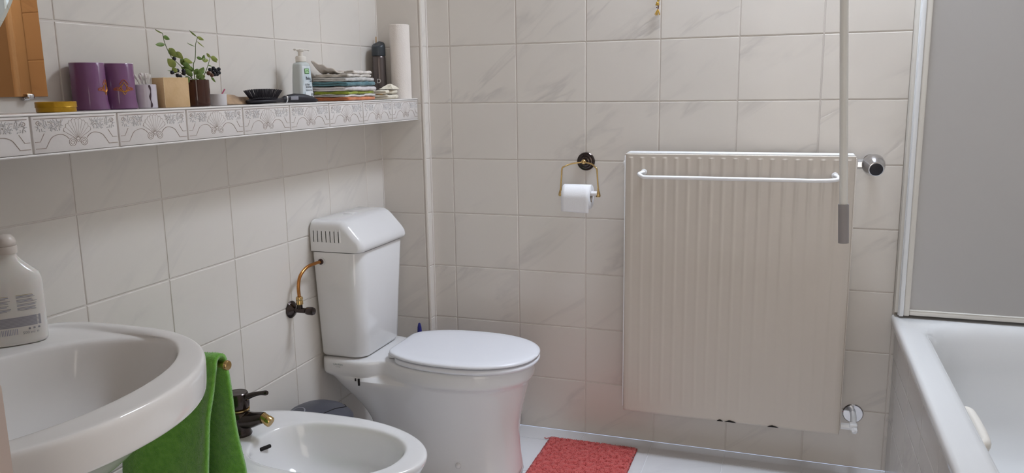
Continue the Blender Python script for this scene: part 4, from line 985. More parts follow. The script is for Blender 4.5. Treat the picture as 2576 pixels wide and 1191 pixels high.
def build_mug(c, label, rot):
    t = thing('tumbler', label, 'tumbler', c, group='purple tumblers on the shelf')
    M_V = mat('purple_glaze', (124, 82, 122), 0.14, coat=0.3); M_VI = mat('tumbler_inside', (226, 214, 222), 0.2)
    M_G1 = mat('gold_lotus', (200, 140, 40), 0.35, metal=0.4); M_O = mat('orange_lotus', (178, 92, 56), 0.4)
    H = 0.0965; R = 0.0335
    prof = [(0, 0.0), (R+0.0015, 0.0), (R+0.0032, 0.0015), (R+0.0026, 0.005), (R+0.0012, 0.012), (R, 0.022), (R, H-0.001), (R-0.0008, H), (R-0.0026, H-0.0008), (R-0.003, H-0.004), (R-0.003, 0.006), (0, 0.005)]
    g = G(); g.add(lathe(prof, (0, 0, 0), 56)); g.v = [(x+c[0], y+c[1], z+c[2]) for x, y, z in g.v]; g.build('cup', M_V, t, sharp=40)
    g = G(); g.add(lathe([(R-0.0006, H-0.0012), (R-0.0002, H+0.0006), (R-0.0024, H+0.0008), (R-0.0028, H-0.001)], c, 56, caps=False)); plabel(g.build('rim', M_VI, t), 'pale unglazed rim')
    def S(u, z, h=0.0004):
        a = rot+u/R; return Vector((c[0]+(R+h)*math.cos(a), c[1]+(R+h)*math.sin(a), c[2]+z))
    g = G()
    for (hh, ww, r) in ((0.016, 0.006, 0.0007), (0.013, 0.0105, 0.0006), (0.009, 0.0145, 0.0006)):
        for s in (-1, 1):
            p = [(0, 0.036), (s*ww*0.9, 0.036+hh*0.45), (s*ww*0.75, 0.036+hh*0.8), (s*ww*0.55 if ww > 0.007 else 0, 0.036+hh*(1.15 if ww > 0.007 else 1.3))]
            g.add(tube([S(q.x, q.y) for q in smooth_path([(a, b, 0) for a, b in p], 5)], r, 5))
    g.add(tube([S(q.x, q.y) for q in smooth_path([(-0.004, 0.036, 0), (0, 0.031, 0), (0.004, 0.036, 0)], 4)], 0.0006, 5))
    plabel(g.build('lotus_ornament', M_G1, t), 'gold lotus ornament')
    g = G()
    for s in (-1, 1):
        for k in range(3):
            g.add(tube([S(q.x, q.y, 0.0003) for q in smooth_path([(s*0.004, 0.0385+k*0.0028, 0), (s*0.013, 0.040+k*0.003, 0), (s*0.021, 0.0405+k*0.0012, 0)], 4)], 0.0008, 5))
    g.add(tube([S(q.x, q.y, 0.0003) for q in smooth_path([(-0.009, 0.052, 0), (0, 0.062, 0), (0.009, 0.052, 0)], 5)], 0.0009, 5))
    plabel(g.build('petal_ornament', M_O, t), 'orange petals')
build_mug((0.041, -1.3790, ZS), 'purple tumbler with gold lotus, the left one next to the yellow tin', math.radians(22))
build_mug((0.046, -1.3050, ZS), 'purple tumbler with gold lotus, the right one next to the cotton swabs', math.radians(-26))

def build_swabs():
    c = (0.062, -1.2460, ZS); R = 0.0238; H = 0.052
    t = thing('swab_cup', 'small white ceramic cup with a dark vertical stripe holding cotton swabs', 'cup', c)
    g = G(); g.add(lathe([(0, 0), (R-0.001, 0), (R, 0.001), (R, H-0.001), (R-0.001, H), (R-0.002, H-0.001), (R-0.002, 0.004), (0, 0.004)], c, 40)); g.build('cup', mat('cup_ceramic', (214, 208, 216), 0.15), t, sharp=40)
    def S(a, z): return (c[0]+(R+0.0004)*math.cos(a), c[1]+(R+0.0004)*math.sin(a), c[2]+z)
    v = []; f = []
    for i in range(13):
        z = 0.0015+(H-0.003)*i/12; w = 0.07*(1+0.5*math.sin(i*1.3)); a = math.radians(-22)+0.05*math.sin(i*0.9)
        v += [S(a-w, z), S(a+w, z)]
    for i in range(12): f.append((2*i, 2*i+1, 2*i+3, 2*i+2))
    g = G(); g.add((v, f)); plabel(g.build('stripe', mat('cup_stripe', (72, 54, 62), 0.3), t), 'dark wavy stripe')
    M_SW = mat('swab_white', (240, 236, 230), 0.7)
    rnd = random.Random(21)
    gsw = None
    for i in range(16):
        a = 2*PI*i/16+rnd.uniform(-.15, .15); rr = R*rnd.uniform(0.25, 0.78)
        b = Vector((c[0]+rr*0.7*math.cos(a+2.2), c[1]+rr*0.7*math.sin(a+2.2), c[2]+0.0055)); e = Vector((c[0]+rr*math.cos(a)*1.0, c[1]+rr*math.sin(a)*1.0, c[2]+rnd.uniform(0.068, 0.076)))
        d = (e-b).normalized()
        s = thing('cotton_swab', 'white cotton swab standing in the striped cup', 'cotton swab', tuple(b), group='cotton swabs in the cup')
        G().add(tube([b, e], 0.0011, 6)).build('stick', M_SW, s)
        G().add(lathe([(0.0011, -0.010), (0.0023, -0.007), (0.0026, -0.002), (0.0018, 0.002), (0, 0.003)], tuple(e), 10, tuple(d))).build('cotton_tip', M_SW, s)
build_swabs()

def build_paper_box():
    c = (0.078, -1.184, ZS); rz = math.radians(-14)
    t = thing('paper_box', 'plain pale wood-coloured box between the swab cup and the brown jar', 'box', c, rz=rz, local=True)
    M_BX = mat('kraft_paper', (222, 190, 146), 0.75, bump=(120, 0.2, 2), var=(30, (212, 178, 132), 0.4, 0.7)); M_BE = mat('kraft_edge', (236, 212, 172), 0.8)
    G().add(box((0, 0, 0.0335), (0.045, 0.064, 0.067), 0.0012, 2)).build('box_body', M_BX, t)
    g = G()
    rnd = random.Random(6)
    pts = []
    for i in range(25): pts.append((0.0226, -0.0322+rnd.uniform(-.0004, .0004), 0.001+0.065*i/24))
    g.add(tube(pts, 0.0007, 5)); pts = [(0.0226, -0.032+0.064*i/20, 0.0668+rnd.uniform(-.0003, .0003)) for i in range(21)]; g.add(tube(pts, 0.0006, 5))
    g.build('torn_edge', M_BE, t)
build_paper_box()

def build_jar_plant():
    c = (0.088, -1.1085, ZS); R = 0.0285; H = 0.0625
    t = thing('glass_jar', 'brown glass jar holding the berry sprigs on the shelf', 'jar', c)
    M_AM = mat('brown_glass', (84, 46, 34), 0.06, trans=0.35, ior=1.5)
    G().add(lathe([(0, 0), (R-0.002, 0), (R-0.0005, 0.0015), (R, 0.004), (R, H-0.001), (R-0.001, H), (R-0.0025, H-0.001), (R-0.0028, 0.006), (0, 0.005)], c, 48)).build('jar_glass', M_AM, t, sharp=40)
    G().add(lathe([(0, 0.0062), (R-0.0034, 0.0062), (R-0.0034, 0.040), (0, 0.040)], c, 32)).build('water', mat('jar_water', (60, 40, 34), 0.05, trans=0.6, ior=1.33), t)
    p = thing('berry_sprigs', 'leafy green sprigs with black berries standing in the brown glass jar', 'plant', (c[0], c[1], ZS+H))
    M_ST = mat('green_stem', (86, 104, 54), 0.6); M_LF = mat('leaf_green', (92, 122, 52), 0.45, var=(70, (124, 144, 74), 0.4, 0.7)); M_LF2 = mat('leaf_yellow_green', (148, 158, 78), 0.45, var=(70, (124, 140, 66), 0.4, 0.7))
    M_BR = mat('black_berry', (24, 26, 38), 0.25); M_BR2 = mat('brown_calyx', (96, 62, 44), 0.6)
    def Q(px, py, dx=0.0):
        # picture measurements turned into metres around the jar, dx = how much nearer the room than the jar
        return Vector((c[0]+dx, c[1]+(px-499)*0.00129-1.19*dx, ZS+(264.5-py)*0.00095+0.02*dx))
    stems = [([(497, 250, 0), (492, 215, 0.002), (484, 190, 0.004), (455, 160, 0.010), (440, 145, 0.012), (428, 115, 0.014), (425, 95, 0.015), (420, 91, 0.015), (409, 86, 0.016)], 0.0011),
             ([(500, 250, 0), (494, 170, -0.003), (500, 150, -0.004), (503, 130, -0.005), (505, 112, -0.005), (511, 95, -0.004), (506, 90, -0.004), (492, 79, -0.003)], 0.0011),
             ([(504, 250, 0), (516, 200, 0.004), (528, 175, 0.006), (535, 160, 0.006), (541, 145, 0.006), (543, 140, 0.006)], 0.0010),
             ([(496, 250, 0), (486, 200, -0.006), (470, 188, -0.010), (448, 176, -0.012), (436, 177, -0.012)], 0.0010),
             ([(500, 250, 0), (484, 178, 0.0), (470, 160, 0.002), (462, 150, 0.003)], 0.0009),
             ([(502, 250, 0), (520, 190, 0.010), (535, 178, 0.012), (552, 176, 0.012)], 0.0010),
             ([(498, 250, 0), (500, 200, 0.010), (508, 190, 0.016), (515, 205, 0.020)], 0.0009)]
    for pts, r in stems:
        b0 = Vector((c[0]+pts[0][2]*0.3, c[1]+(pts[0][0]-499)*0.001, ZS+0.010))
        P_ = [b0]+[Q(*q) for q in pts[1:]]
        g = G(); sp = smooth_path(P_, 5); g.add(tube(sp, [r*(1-0.5*i/len(sp)) for i in range(len(sp))], 6)); g.build('stem', M_ST, p)
    def leaf(a, b, wid, m, bend=0.3, twist=0.0):
        A, B = Q(*a), Q(*b); d = B-A; L = d.length; d.normalize()
        sdir = d.cross(Vector((0.65, -0.75, 0.1+twist))).normalized(); nn = sdir.cross(d).normalized()
        v = []; f = []; n = 8
        for i in range(n+1):
            s = i/n; w = wid*math.sin(PI*s**0.8)**0.8*0.5 if 0 < s < 1 else 0.0001
            ctr = A+d*L*s+nn*(-bend*L*math.sin(PI*s)*0.35)
            v += [ctr+sdir*w+nn*w*0.35, ctr, ctr-sdir*w+nn*w*0.35]
        for i in range(n):
            for k in range(2): o = i*3+k; f.append((o, o+1, o+4, o+3))
        g = G(); g.add(([tuple(q) for q in v], f)); g.build('leaf', m, p, sharp=180, solid=0.0004)
    leaves = [((426, 100, .015), (441, 106, .015), .007, 0), ((428, 118, .014), (406, 120, .014), .007, 0), ((425, 94, .015), (408, 86, .016), .002, 1),
              ((435, 128, .012), (470, 150, .004), .009, 1), ((437, 126, .011), (452, 146, .006), .012, 1), ((455, 133, .010), (470, 150, .008), .008, 1), ((448, 170, .012), (431, 150, .010), .013, 1),
              ((450, 172, .010), (440, 182, .006), .010, 1), ((470, 150, .004), (494, 158, .002), .009, 1), ((462, 150, .003), (480, 168, -.002), .010, 0), ((468, 158, .003), (490, 175, .006), .010, 0),
              ((480, 180, .0), (462, 168, -.004), .008, 0), ((492, 178, -.003), (478, 165, -.003), .009, 0), ((495, 175, .004), (508, 185, .010), .012, 0), ((506, 176, .010), (516, 208, .020), .010, 0), ((490, 190, .004), (470, 172, .006), .010, 0),
              ((510, 185, .006), (522, 168, .008), .010, 0), ((508, 192, .004), (524, 190, .012), .010, 1), ((505, 143, -.004), (521, 148, .0), .006, 0), ((519, 150, .002), (537, 150, .004), .008, 1), ((521, 152, .002), (526, 136, .0), .006, 0),
              ((543, 142, .006), (563, 149, .008), .009, 1), ((545, 143, .006), (560, 155, .010), .006, 1), ((541, 143, .006), (533, 132, .002), .005, 1), ((511, 93, -.004), (529, 100, -.002), .006, 1), ((509, 92, -.004), (492, 79, -.006), .003, 1),
              ((503, 117, -.005), (483, 109, -.004), .0015, 0), ((510, 104, -.004), (528, 118, -.002), .002, 1), ((534, 162, .006), (546, 165, .006), .002, 0), ((540, 192, .014), (551, 206, .018), .004, 0), ((520, 198, .010), (534, 208, .014), .003, 0),
              ((444, 177, -.010), (427, 177, -.012), .0015, 0), ((488, 205, .006), (505, 200, .014), .010, 0), ((470, 192, .004), (480, 206, .010), .010, 0), ((500, 196, .008), (512, 186, .014), .009, 0), ((516, 196, .008), (526, 210, .016), .008, 0)]
    for a, b, w, k in leaves: leaf(a, b, w*1.3, M_LF2 if k else M_LF)
    berries = [(447, 150, .012), (439, 182, .006), (446, 179, .004), (452, 177, .002), (452, 189, .008), (458, 192, .006), (468, 178, .010), (468, 184, .008), (548, 170, .012), (563, 172, .012), (554, 175, .014), (558, 180, .014), (563, 181, .010), (546, 178, .012), (550, 186, .016), (534, 183, .016), (538, 174, .014), (542, 188, .018), (557, 185, .010)]
    for i, q in enumerate(berries):
        g = G(); g.add(sphere(tuple(Q(*q)), 0.0047 if i != 15 else 0.0055, 8)); o = g.build('berry', M_BR2 if i in (15, 17) else M_BR, p)
        if i in (15, 17): plabel(o, 'brown shrivelled berry')
    for ctr, ids in (((546, 182, .012), range(8, 19)), ((455, 190, .002), range(1, 8))):
        g = G()
        for k in ids:
            a = Q(*ctr); b = Q(*berries[k]); g.add(tube([a, (a+b)/2+Vector((0, 0, -0.001)), b], 0.0005, 5))
        g.build('berry_stalk', M_BR2, p)
build_jar_plant()

def build_small_tub():
    c = (0.092, -1.0415, ZS); R = 0.0205; H = 0.0285
    t = thing('small_pot', 'small low white pot right of the brown jar', 'pot', c)
    G().add(lathe([(0, 0), (R-0.0015, 0), (R-0.0005, 0.001), (R, H-0.001), (R-0.0007, H), (R-0.002, H-0.001), (R-0.0025, 0.004), (0, 0.003)], c, 40)).build('pot_body', mat('grey_white_plastic', (206, 202, 202), 0.4), t, sharp=40)
    f = thing('nail_file', 'pink nail file sticking out of the small white pot', 'nail file', (c[0], c[1], ZS+0.004))
    a = Vector((c[0]+0.004, c[1]-0.012, ZS+0.0045)); b = Vector((c[0]-0.002, c[1]+0.030, ZS+0.040))
    d = (b-a).normalized(); s = d.cross(Vector((0.7, -0.7, 0))).normalized()
    G().add(tube([a, b], [0.0021, 0.0021], 8, flat=0.35)).build('blade', mat('pink_plastic', (190, 84, 118), 0.4), f)
build_small_tub()

def crumple(name, label, cat, c, size, h, m, seed, rz=0.0, n=34, amp=1.0, group=None):
    v = []; f = []
    for j in range(n+1):
        for i in range(n+1):
            u, w = i/n*2-1, j/n*2-1
            ed = 1-max(abs(u), abs(w))**3
            q = Vector((u*2.2, w*2.2, seed))
            hh = h*max(0.03, ed*(0.62+0.45*noise.noise(q*0.6)+0.10*noise.noise(q*1.4)))
            x = u*size[0]/2*(1+0.12*noise.noise(Vector((w*3, seed, 1)))); y = w*size[1]/2*(1+0.12*noise.noise(Vector((u*3, seed, 4))))
            v.append((x, y, hh))
    for j in range(n):
        for i in range(n): o = j*(n+1)+i; f.append((o, o+1, o+n+2, o+n+1))
    R_ = Matrix.Translation(c) @ Matrix.Rotation(rz, 4, 'Z'); g = G(); g.add((v, f), 0, R_)
    g.add(loft([[tuple(R_ @ Vector((sx*size[0]/2*0.9, sy*size[1]/2*0.9, z))) for sx, sy in ((-1, -1), (1, -1), (1, 1), (-1, 1))] for z in (0.0001, 0.0010)]))
    o = g.build(name, m, None, sharp=180); tag(o, label, cat, group); return o
crumple('crumpled_cloth', 'crumpled tan cloth lying behind the black hair brush', 'cloth', (0.030, -0.90, ZS), (0.05, 0.21), 0.034, mat('tan_cloth', (190, 160, 128), 0.8, var=(24, (138, 116, 96), 0.4, 0.65)), 3.3)

def build_brush():
    A = Vector((0.062, -0.888, ZS)); B = Vector((0.136, -0.670, ZS))      # head end, handle end
    d = (B-A); L = d.length; ang = math.atan2(d.y, d.x)
    t = thing('hair_brush', 'black hair brush with bristles up and silver ring on the handle', 'hair brush', tuple(A), rz=ang, local=True)
    M_K = mat('brush_black', (38, 35, 42), 0.35)
    # local x along the brush
    def sec(x, w, z0, z1, n=20): return [(x, w*math.cos(2*PI*i/n), (z0+z1)/2+(z1-z0)/2*math.sin(2*PI*i/n)) for i in range(n)]
    g = G(); g.add(loft([sec(0.0, 0.008, 0.003, 0.010), sec(0.004, 0.016, 0.001, 0.012), sec(0.02, 0.024, 0.0005, 0.013), sec(0.05, 0.026, 0.0005, 0.014), sec(0.085, 0.022, 0.0010, 0.014), sec(0.103, 0.013, 0.0020, 0.015), sec(0.112, 0.0085, 0.0020, 0.0165)])); g.build('head', M_K, t, sharp=60)
    g = G(); g.add(loft([sec(0.008, 0.010, 0.010, 0.013), sec(0.02, 0.018, 0.011, 0.0165), sec(0.05, 0.020, 0.011, 0.018), sec(0.08, 0.016, 0.011, 0.0165), sec(0.094, 0.008, 0.010, 0.0145)])); g.build('cushion', M_BLACKM, t, sharp=60)
    g = G(); rnd = random.Random(1)
    for i in range(14):
        for j in range(-3, 4):
            x = 0.012+i*0.0059; wmax = 0.0165*math.sqrt(max(0, 1-((x-0.05)/0.043)**2))
            y = j/3*wmax
            if abs(y) > wmax+1e-6: continue
            b = Vector((x, y, 0.0145)); e = Vector((x+(x-0.05)*0.40, y*1.35, 0.0330+0.006*(1-((x-0.05)/0.045)**2)))
            g.add(tube([b, e], [0.0009, 0.0008], 5)); g.add(sphere(tuple(e), 0.0012, 4))
    b_ = g.build('bristles', M_K, t); b_['kind'] = 'stuff'
    g = G(); g.add(loft([sec(0.110, 0.0085, 0.0018, 0.0168), sec(0.122, 0.0100, 0.0012, 0.0220), sec(0.15, 0.0125, 0.0012, 0.0260), sec(0.185, 0.0125, 0.0008, 0.0240), sec(0.210, 0.0110, 0.0006, 0.0175), sec(L-0.006, 0.0090, 0.0006, 0.0110), sec(L, 0.004, 0.003, 0.008)])); g.build('handle', M_BLACKM, t, sharp=60)
    g = G(); g.add(loft([sec(0.1185, 0.0104, 0.0008, 0.0218), sec(0.1205, 0.0110, 0.0006, 0.0228), sec(0.1225, 0.0110, 0.0006, 0.0232)])); plabel(g.build('silver_ring', M_CHROME, t), 'silver ring')
    g = G(); g.add(box((0.143, -0.0118, 0.0135), (0.026, 0.002, 0.0095), 0.0009, 2)); plabel(g.build('grip_inlay', mat('grey_inlay', (150, 150, 158), 0.4), t), 'grey oval inlay')
build_brush()

def build_pump():
    c = Vector((0.070, -0.640, ZS)); hw, hd = 0.033, 0.021
    t = thing('soap_dispenser', 'pale grey pump bottle with printed label beside the stacked cloths', 'soap dispenser', tuple(c))
    M_G = mat('pale_grey_plastic', (196, 202, 200), 0.3); M_PW = mat('pump_white', (226, 220, 210), 0.35)
    def ring(s, z, e=3.4, sy=None): return [(c.x+hd*(s if sy is None else s)*sup(2*PI*i/40, e)[0], c.y+hw*(s if sy is None else sy)*sup(2*PI*i/40, e)[1], c.z+z) for i in range(40)]
    g = G(); g.add(loft([ring(0.95, 0), ring(1.0, 0.002), ring(1.0, 0.02), ring(0.97, 0.06, sy=0.92), ring(0.92, 0.100, sy=0.80), ring(0.90, 0.107, 3.2, 0.77), ring(0.84, 0.1115, 3.0, 0.70), ring(0.70, 0.1135, 2.6, 0.52), ring(0.66, 0.1150, 2.2, 0.45)])); g.build('body', M_G, t, sharp=60)
    g = G(); g.add(lathe([(0.0135, 0.115), (0.0155, 0.1165), (0.0155, 0.129), (0.0135, 0.132), (0.0075, 0.1325), (0.0070, 0.147), (0, 0.147)], tuple(c), 32))
    g.add(tube(smooth_path([(c.x-0.006, c.y-0.020, c.z+0.1500), (c.x, c.y, c.z+0.1510), (c.x+0.008, c.y+0.018, c.z+0.1508), (c.x+0.012, c.y+0.026, c.z+0.1485)], 5), [0.006]*6+[0.005]*5+[0.0035]*5, 14, flat=0.45)); g.add(lathe([(0.008, 0.145), (0.011, 0.1475), (0.011, 0.1515), (0, 0.153)], tuple(c), 24)); g.build('pump_head', M_PW, t, sharp=40)
    xf = c.x+hd+0.0004
    # label pieces on the +x face
    def hs(z): return (1.0-0.075*max(0, z-0.02)/0.08, 1.0-0.19*max(0, z-0.02)/0.08)
    def LF(u, z, h):
        kx, ky = hs(z); yy = u*hw*ky*0.98; xx = hd*kx*(1-abs(u*0.98)**3.4)**(1/3.4)
        return (c.x+xx+h, c.y+yy, c.z+z)
    vv = []; ff = []
    for j in range(13):
        for i in range(13): vv.append(LF(-0.80+1.58*i/12, 0.003+0.101*j/12, 0.0003))
    for j in range(12):
        for i in range(12): o = j*13+i; ff.append((o, o+1, o+14, o+13))
    g = G(); g.add((vv, ff)); g.build('label', mat('label_ice_blue', (200, 214, 220), 0.35, var=(22, (226, 230, 232), 0.4, 0.6)), t, sharp=180)
    def XS(z): return c.x+hd*hs(z)[0]+0.0009
    def T(s, size, y, z, m, sq=1.0): text(s, size, frame_mtx((XS(z), c.y+y, c.z+z), (0, 1, 0), (-0.02, 0, 1)), m, 'lettering', t, squeeze=sq)
    MK = mat('label_print_dark', (52, 60, 70), 0.5); MGR = mat('label_print_green', (72, 132, 70), 0.5); MLG = mat('label_print_pale_green', (172, 208, 160), 0.5); MW = mat('label_white', (232, 236, 238), 0.4)
    g = G(); xf = XS(0.089)-0.0003; g.add(box((xf+0.0002, c.y-0.004, c.z+0.089), (0.0006, 0.022, 0.015), 0.0002, 1)); g.build('green_badge', MGR, t)
    g = G(); g.add(box((xf+0.0004, c.y-0.004, c.z+0.089), (0.0006, 0.018, 0.0115), 0.0002, 1)); g.add(tube([(xf+0.0008, c.y-0.010, c.z+0.086), (xf+0.0008, c.y-0.004, c.z+0.092), (xf+0.0008, c.y+0.003, c.z+0.087)], 0.0008, 5), 1); g.build('badge_centre', [MLG, MGR], t)
    T('Balea', 0.0125, 0.001, 0.0685, MK, 0.95); T('MED', 0.0055, 0.013, 0.0600, MK)
    T('ULTRA', 0.0080, -0.006, 0.0500, MK); T('SENSITIVE', 0.0070, 0.000, 0.0430, MK, 0.95); T('WASCHLOTION', 0.0045, 0.001, 0.0345, MK)
    g = G(); xf = XS(0.020)-0.0004; g.add(box((xf+0.0001, c.y+0.001, c.z+0.020), (0.0008, 0.040, 0.019), 0.0002, 1)); g.build('label_panel', MW, t)
    g = G(); g.add(box((xf+0.0002, c.y+0.001, c.z+0.0055), (0.0008, 0.040, 0.006), 0.0002, 1)); g.build('label_foot', MK, t)
    g = G(); g.add(lathe([(0.0055, 0), (0.0055, 0.0004), (0.0040, 0.0004), (0.0040, 0)], (xf+0.0004, c.y+0.014, c.z+0.021), 20, (1, 0, 0))); g.add(box((xf+0.0007, c.y+0.014, c.z+0.021), (0.0004, 0.003, 0.004))); g.build('label_drop', MK, t)
build_pump()

# folded wash cloths
def cloth(name, label, c, size, h, m, seed, rz=0.0, layers=2, group='folded wash cloths on the shelf', tilt=0.0, cat='cloth'):
    """a folded cloth: stacked soft sheets joined by a rounded fold on the room side"""
    g = G(); R_ = Matrix.Translation(c) @ Matrix.Rotation(rz, 4, 'Z')
    th = h/layers
    n, m2 = 22, 16
    # cross-section path (in x-z): a serpentine through the layers, swept along y
    path = []
    sx = size[0]/2
    for k in range(layers):
        z = th*(k+0.5); xs = [sx-2*sx*i/m2 for i in range(m2+1)] if k % 2 else [-sx+2*sx*i/m2 for i in range(m2+1)]
        path += [(x, z) for x in xs]
        if k < layers-1:
            s = 1 if k % 2 == 0 else -1
            for q in range(1, 5):
                a = -PI/2+PI*q/5; path.append((s*(sx+th*0.5*math.cos(a)), z+th*0.5+th*0.5*math.sin(a)))
    v = []; f = []
    for j in range(n+1):
        w = j/n*2-1
        for (x, z) in path:
            q = Vector((x*22+seed, w*2.5, seed*1.7+z*40)); dx = 0.0075*noise.noise(q)+0.003*noise.noise(q*2.7)
            dz = (0.0042*noise.noise(Vector((x*22, w*2.4, seed)))+0.0024*noise.noise(Vector((x*50, w*6, seed+5))))*(0.25+0.75*z/h)
            v.append((x+dx, w*size[1]/2*(1+0.03*noise.noise(Vector((x*40, z*90, seed))))+tilt*0, max(0.0006, z+dz)))
    K = len(path)
    for j in range(n):
        for i in range(K-1): o = j*K+i; f.append((o, o+1, o+K+1, o+K))
    g.add((v, f), 0, R_)
    o = g.build(name, m, None, sharp=180, solid=th*0.86); tag(o, label, cat, group)
    return o
def TER(n, rgb, rgb2=None): return mat(n, rgb, 0.95, sheen=0.3, bump=(260, 0.8, 3), var=(40, rgb2 or tuple(int(v*0.9) for v in rgb), 0.4, 0.7))
z = ZS+0.0005
sx_, sy_ = 0.068, -0.405
stack = [('orange', (218, 136, 92), 0.011, 0.118, 0.175, 0.02, 2, 'orange wash cloth at the very bottom of the folded pile'),
         ('white_low', (226, 222, 220), 0.007, 0.120, 0.180, -0.03, 2, 'thin white cloth just above the orange one in the pile'),
         ('lime', (168, 182, 66), 0.009, 0.114, 0.170, 0.03, 2, 'lime green cloth low in the folded pile'),
         ('white_fluffy', (224, 218, 218), 0.014, 0.118, 0.178, -0.02, 2, 'fluffy white cloth between the lime and teal ones'),
         ('teal', (92, 132, 140), 0.013, 0.122, 0.184, 0.02, 2, 'teal blue cloth in the middle of the pile'),
         ('grey_white', (212, 208, 204), 0.013, 0.116, 0.172, -0.02, 2, 'light grey-white cloth directly above the teal one'),
         ('cream', (226, 218, 208), 0.009, 0.110, 0.160, 0.04, 2, 'cream cloth second from the top of the pile')]
for nm, rgb, h, w, l, rz, lay, lab in stack:
    cloth('wash_cloth', lab, (sx_, sy_, z), (w, l), h, TER('terry_'+nm, rgb), hash(nm) % 7+len(nm)*1.3 if False else len(nm)*1.37+h*100, rz, lay); z += h+0.0010
# top cloth, rolled edge
cloth('wash_cloth', 'white cloth on top of the folded pile', (sx_+0.008, sy_+0.025, z), (0.085, 0.115), 0.010, TER('terry_top', (232, 224, 216)), 8.8, 0.05, 2)
# upturned corner of a cream napkin at the near end
def corner_cloth(z0):
    v = []; f = []; n = 16
    for j in range(n+1):
        for i in range(n+1):
            u, w = i/n, j/n
            x = sx_-0.052+0.075*u; y = sy_-0.086+0.062*w
            lift = 0.036*(1-w)**2.2*(1-0.8*u)+0.002*math.sin(u*16+w*5)
            v.append((x, y-0.012*(1-w)*(1-u), z0+lift))
    for j in range(n):
        for i in range(n): o = j*(n+1)+i; f.append((o, o+1, o+n+2, o+n+1))
    g = G(); g.add((v, f)); o = g.build('wash_cloth', TER('terry_fold', (222, 212, 200)), None, sharp=180, solid=0.004)
    tag(o, 'cream cloth with an upturned corner at the left end of the pile top', 'cloth', 'folded wash cloths on the shelf')
corner_cloth(z+0.003)

# napkins and packets next to the paper roll
zn = ZS+0.0005
M_NP = mat('cream_napkin', (232, 224, 206), 0.9, bump=(60, 0.3, 3))
for i, (lab, h, w, l, rz) in enumerate((('cream folded napkin at the bottom beside the paper towel roll', 0.015, 0.055, 0.085, 0.08), ('cream folded napkin in the middle of the small pile', 0.012, 0.052, 0.080, -0.10))):
    cloth('napkin', lab, (0.118, -0.232, zn), (w, l), h, M_NP, 2.2+i*3, rz, 2, 'cream napkins beside the paper roll', cat='napkin'); zn += h+0.003
o = crumple('napkin', 'crumpled cream napkin on top of the small pile', 'napkin', (0.128, -0.212, zn), (0.05, 0.075), 0.022, M_NP, 7.7, 0.2, group='cream napkins beside the paper roll')
def packet():
    t = thing('foil_packet', 'small blue-grey foil packet behind the cream napkins', 'packet', (0.060, -0.232, ZS))
    g = G(); g.add(box((0, 0, 0.017), (0.036, 0.060, 0.030), 0.006, 3), 0, Matrix.Translation((0.060, -0.232, ZS+0.0005)) @ Matrix.Rotation(0.15, 4, 'Z'))
    g.build('pouch', mat('foil_blue_grey', (150, 160, 178), 0.3, metal=0.3, bump=(40, 0.6, 2), var=(30, (206, 208, 214), 0.45, 0.6)), t)
    t2 = thing('yellow_tube', 'small yellow and black tube lying behind the napkins beside the paper roll', 'tube', (0.060, -0.158, ZS))
    G().add(tube([(0.045, -0.172, ZS+0.0125), (0.072, -0.155, ZS+0.0125)], 0.012, 18)).build('tube_body', mat('yellow_plastic', (206, 150, 52), 0.4), t2)
    G().add(tube([(0.072, -0.155, ZS+0.0125), (0.082, -0.149, ZS+0.0125)], 0.0115, 18)).build('tube_cap', M_BLACK, t2)
packet()

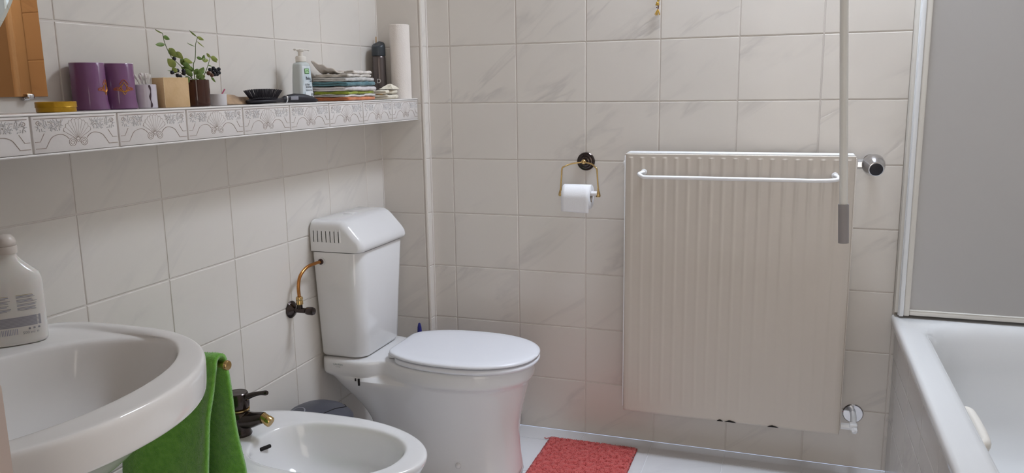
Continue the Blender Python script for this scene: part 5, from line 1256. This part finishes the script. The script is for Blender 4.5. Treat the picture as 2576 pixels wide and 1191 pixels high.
def build_deo():
    c = (0.044, -0.118, ZS); R = 0.0235
    t = thing('spray_can', 'tall dark grey deodorant spray can with black cap in the shelf corner', 'spray can', c)
    M_D = mat('gunmetal_print', (104, 96, 94), 0.28, metal=0.6); 
    G().add(lathe([(0, 0), (R-0.001, 0), (R, 0.002), (R, 0.140), (R-0.001, 0.146), (R-0.003, 0.149), (0, 0.149)], c, 40)).build('can', M_D, t, sharp=40)
    g = G(); rings = []
    for (s, z) in ((1.0, 0.1495), (1.02, 0.151), (1.02, 0.174), (1.0, 0.183), (0.93, 0.1885), (0.80, 0.191), (0.4, 0.192)):
        rings.append([(c[0]+R*s*math.cos(2*PI*i/36), c[1]+R*s*math.sin(2*PI*i/36), c[2]+z+0.30*(z-0.165 if z > 0.165 else 0)*math.sin(2*PI*i/36)*1.0) for i in range(36)])
    g.add(loft(rings)); g.build('cap', mat('slate_cap', (58, 64, 70), 0.35), t, sharp=50)
    d = Vector((0.45, -0.89, 0)).normalized(); p = Vector(c)+d*(R+0.0006)
    text('D', 0.021, frame_mtx((p.x-0.002, p.y-0.001, c[2]+0.062), (0.89, 0.45, 0), (0, 0, 1)), mat('print_silver', (205, 200, 196), 0.4), 'lettering', t)
    text('Y', 0.007, frame_mtx((p.x-0.002, p.y-0.001, c[2]+0.046), (0.89, 0.45, 0), (0, 0, 1)), MATS['print_silver'], 'lettering', t) if False else None
    s = thing('wooden_stick', 'thin tan wooden stick leaning in the corner behind the spray can', 'stick', (0.016, -0.082, ZS))
    G().add(tube([(0.016, -0.092, ZS+0.001), (0.014, -0.076, ZS+0.218)], 0.0024, 8)).build('shaft', mat('tan_wood', (196, 164, 124), 0.6), s)
build_deo()

def build_roll():
    c = (0.113, -0.088, ZS); R = 0.0352; H = 0.255
    t = thing('paper_towel_roll', 'tall white paper towel roll standing at the far end of the shelf', 'paper towel', c)
    M_K = mat('kitchen_paper', (236, 228, 220), 0.9)
    nt = M_K.node_tree; b = nt.nodes['Principled BSDF']
    tc = nt.nodes.new('ShaderNodeTexCoord'); vo = nt.nodes.new('ShaderNodeTexVoronoi'); vo.inputs['Scale'].default_value = 230
    bp = nt.nodes.new('ShaderNodeBump'); bp.inputs['Strength'].default_value = 0.25; bp.inputs['Distance'].default_value = 0.002
    nt.links.new(tc.outputs['Object'], vo.inputs['Vector']); nt.links.new(vo.outputs['Distance'], bp.inputs['Height']); nt.links.new(bp.outputs['Normal'], b.inputs['Normal'])
    G().add(lathe([(0.0185, 0), (R-0.001, 0), (R, 0.001), (R, H-0.001), (R-0.001, H), (0.0185, H)], c, 48, caps=False)).build('paper', M_K, t, sharp=40)
    G().add(lathe([(0.0184, 0.0005), (0.0184, H-0.0005), (0.0172, H-0.0005), (0.0172, 0.0005), (0.0184, 0.0005)], c, 32, caps=False)).build('core', MATS['card_core'], t)
build_roll()

# tidy helper flags
for o in bpy.data.objects:
    if '_local' in o.keys(): del o['_local']
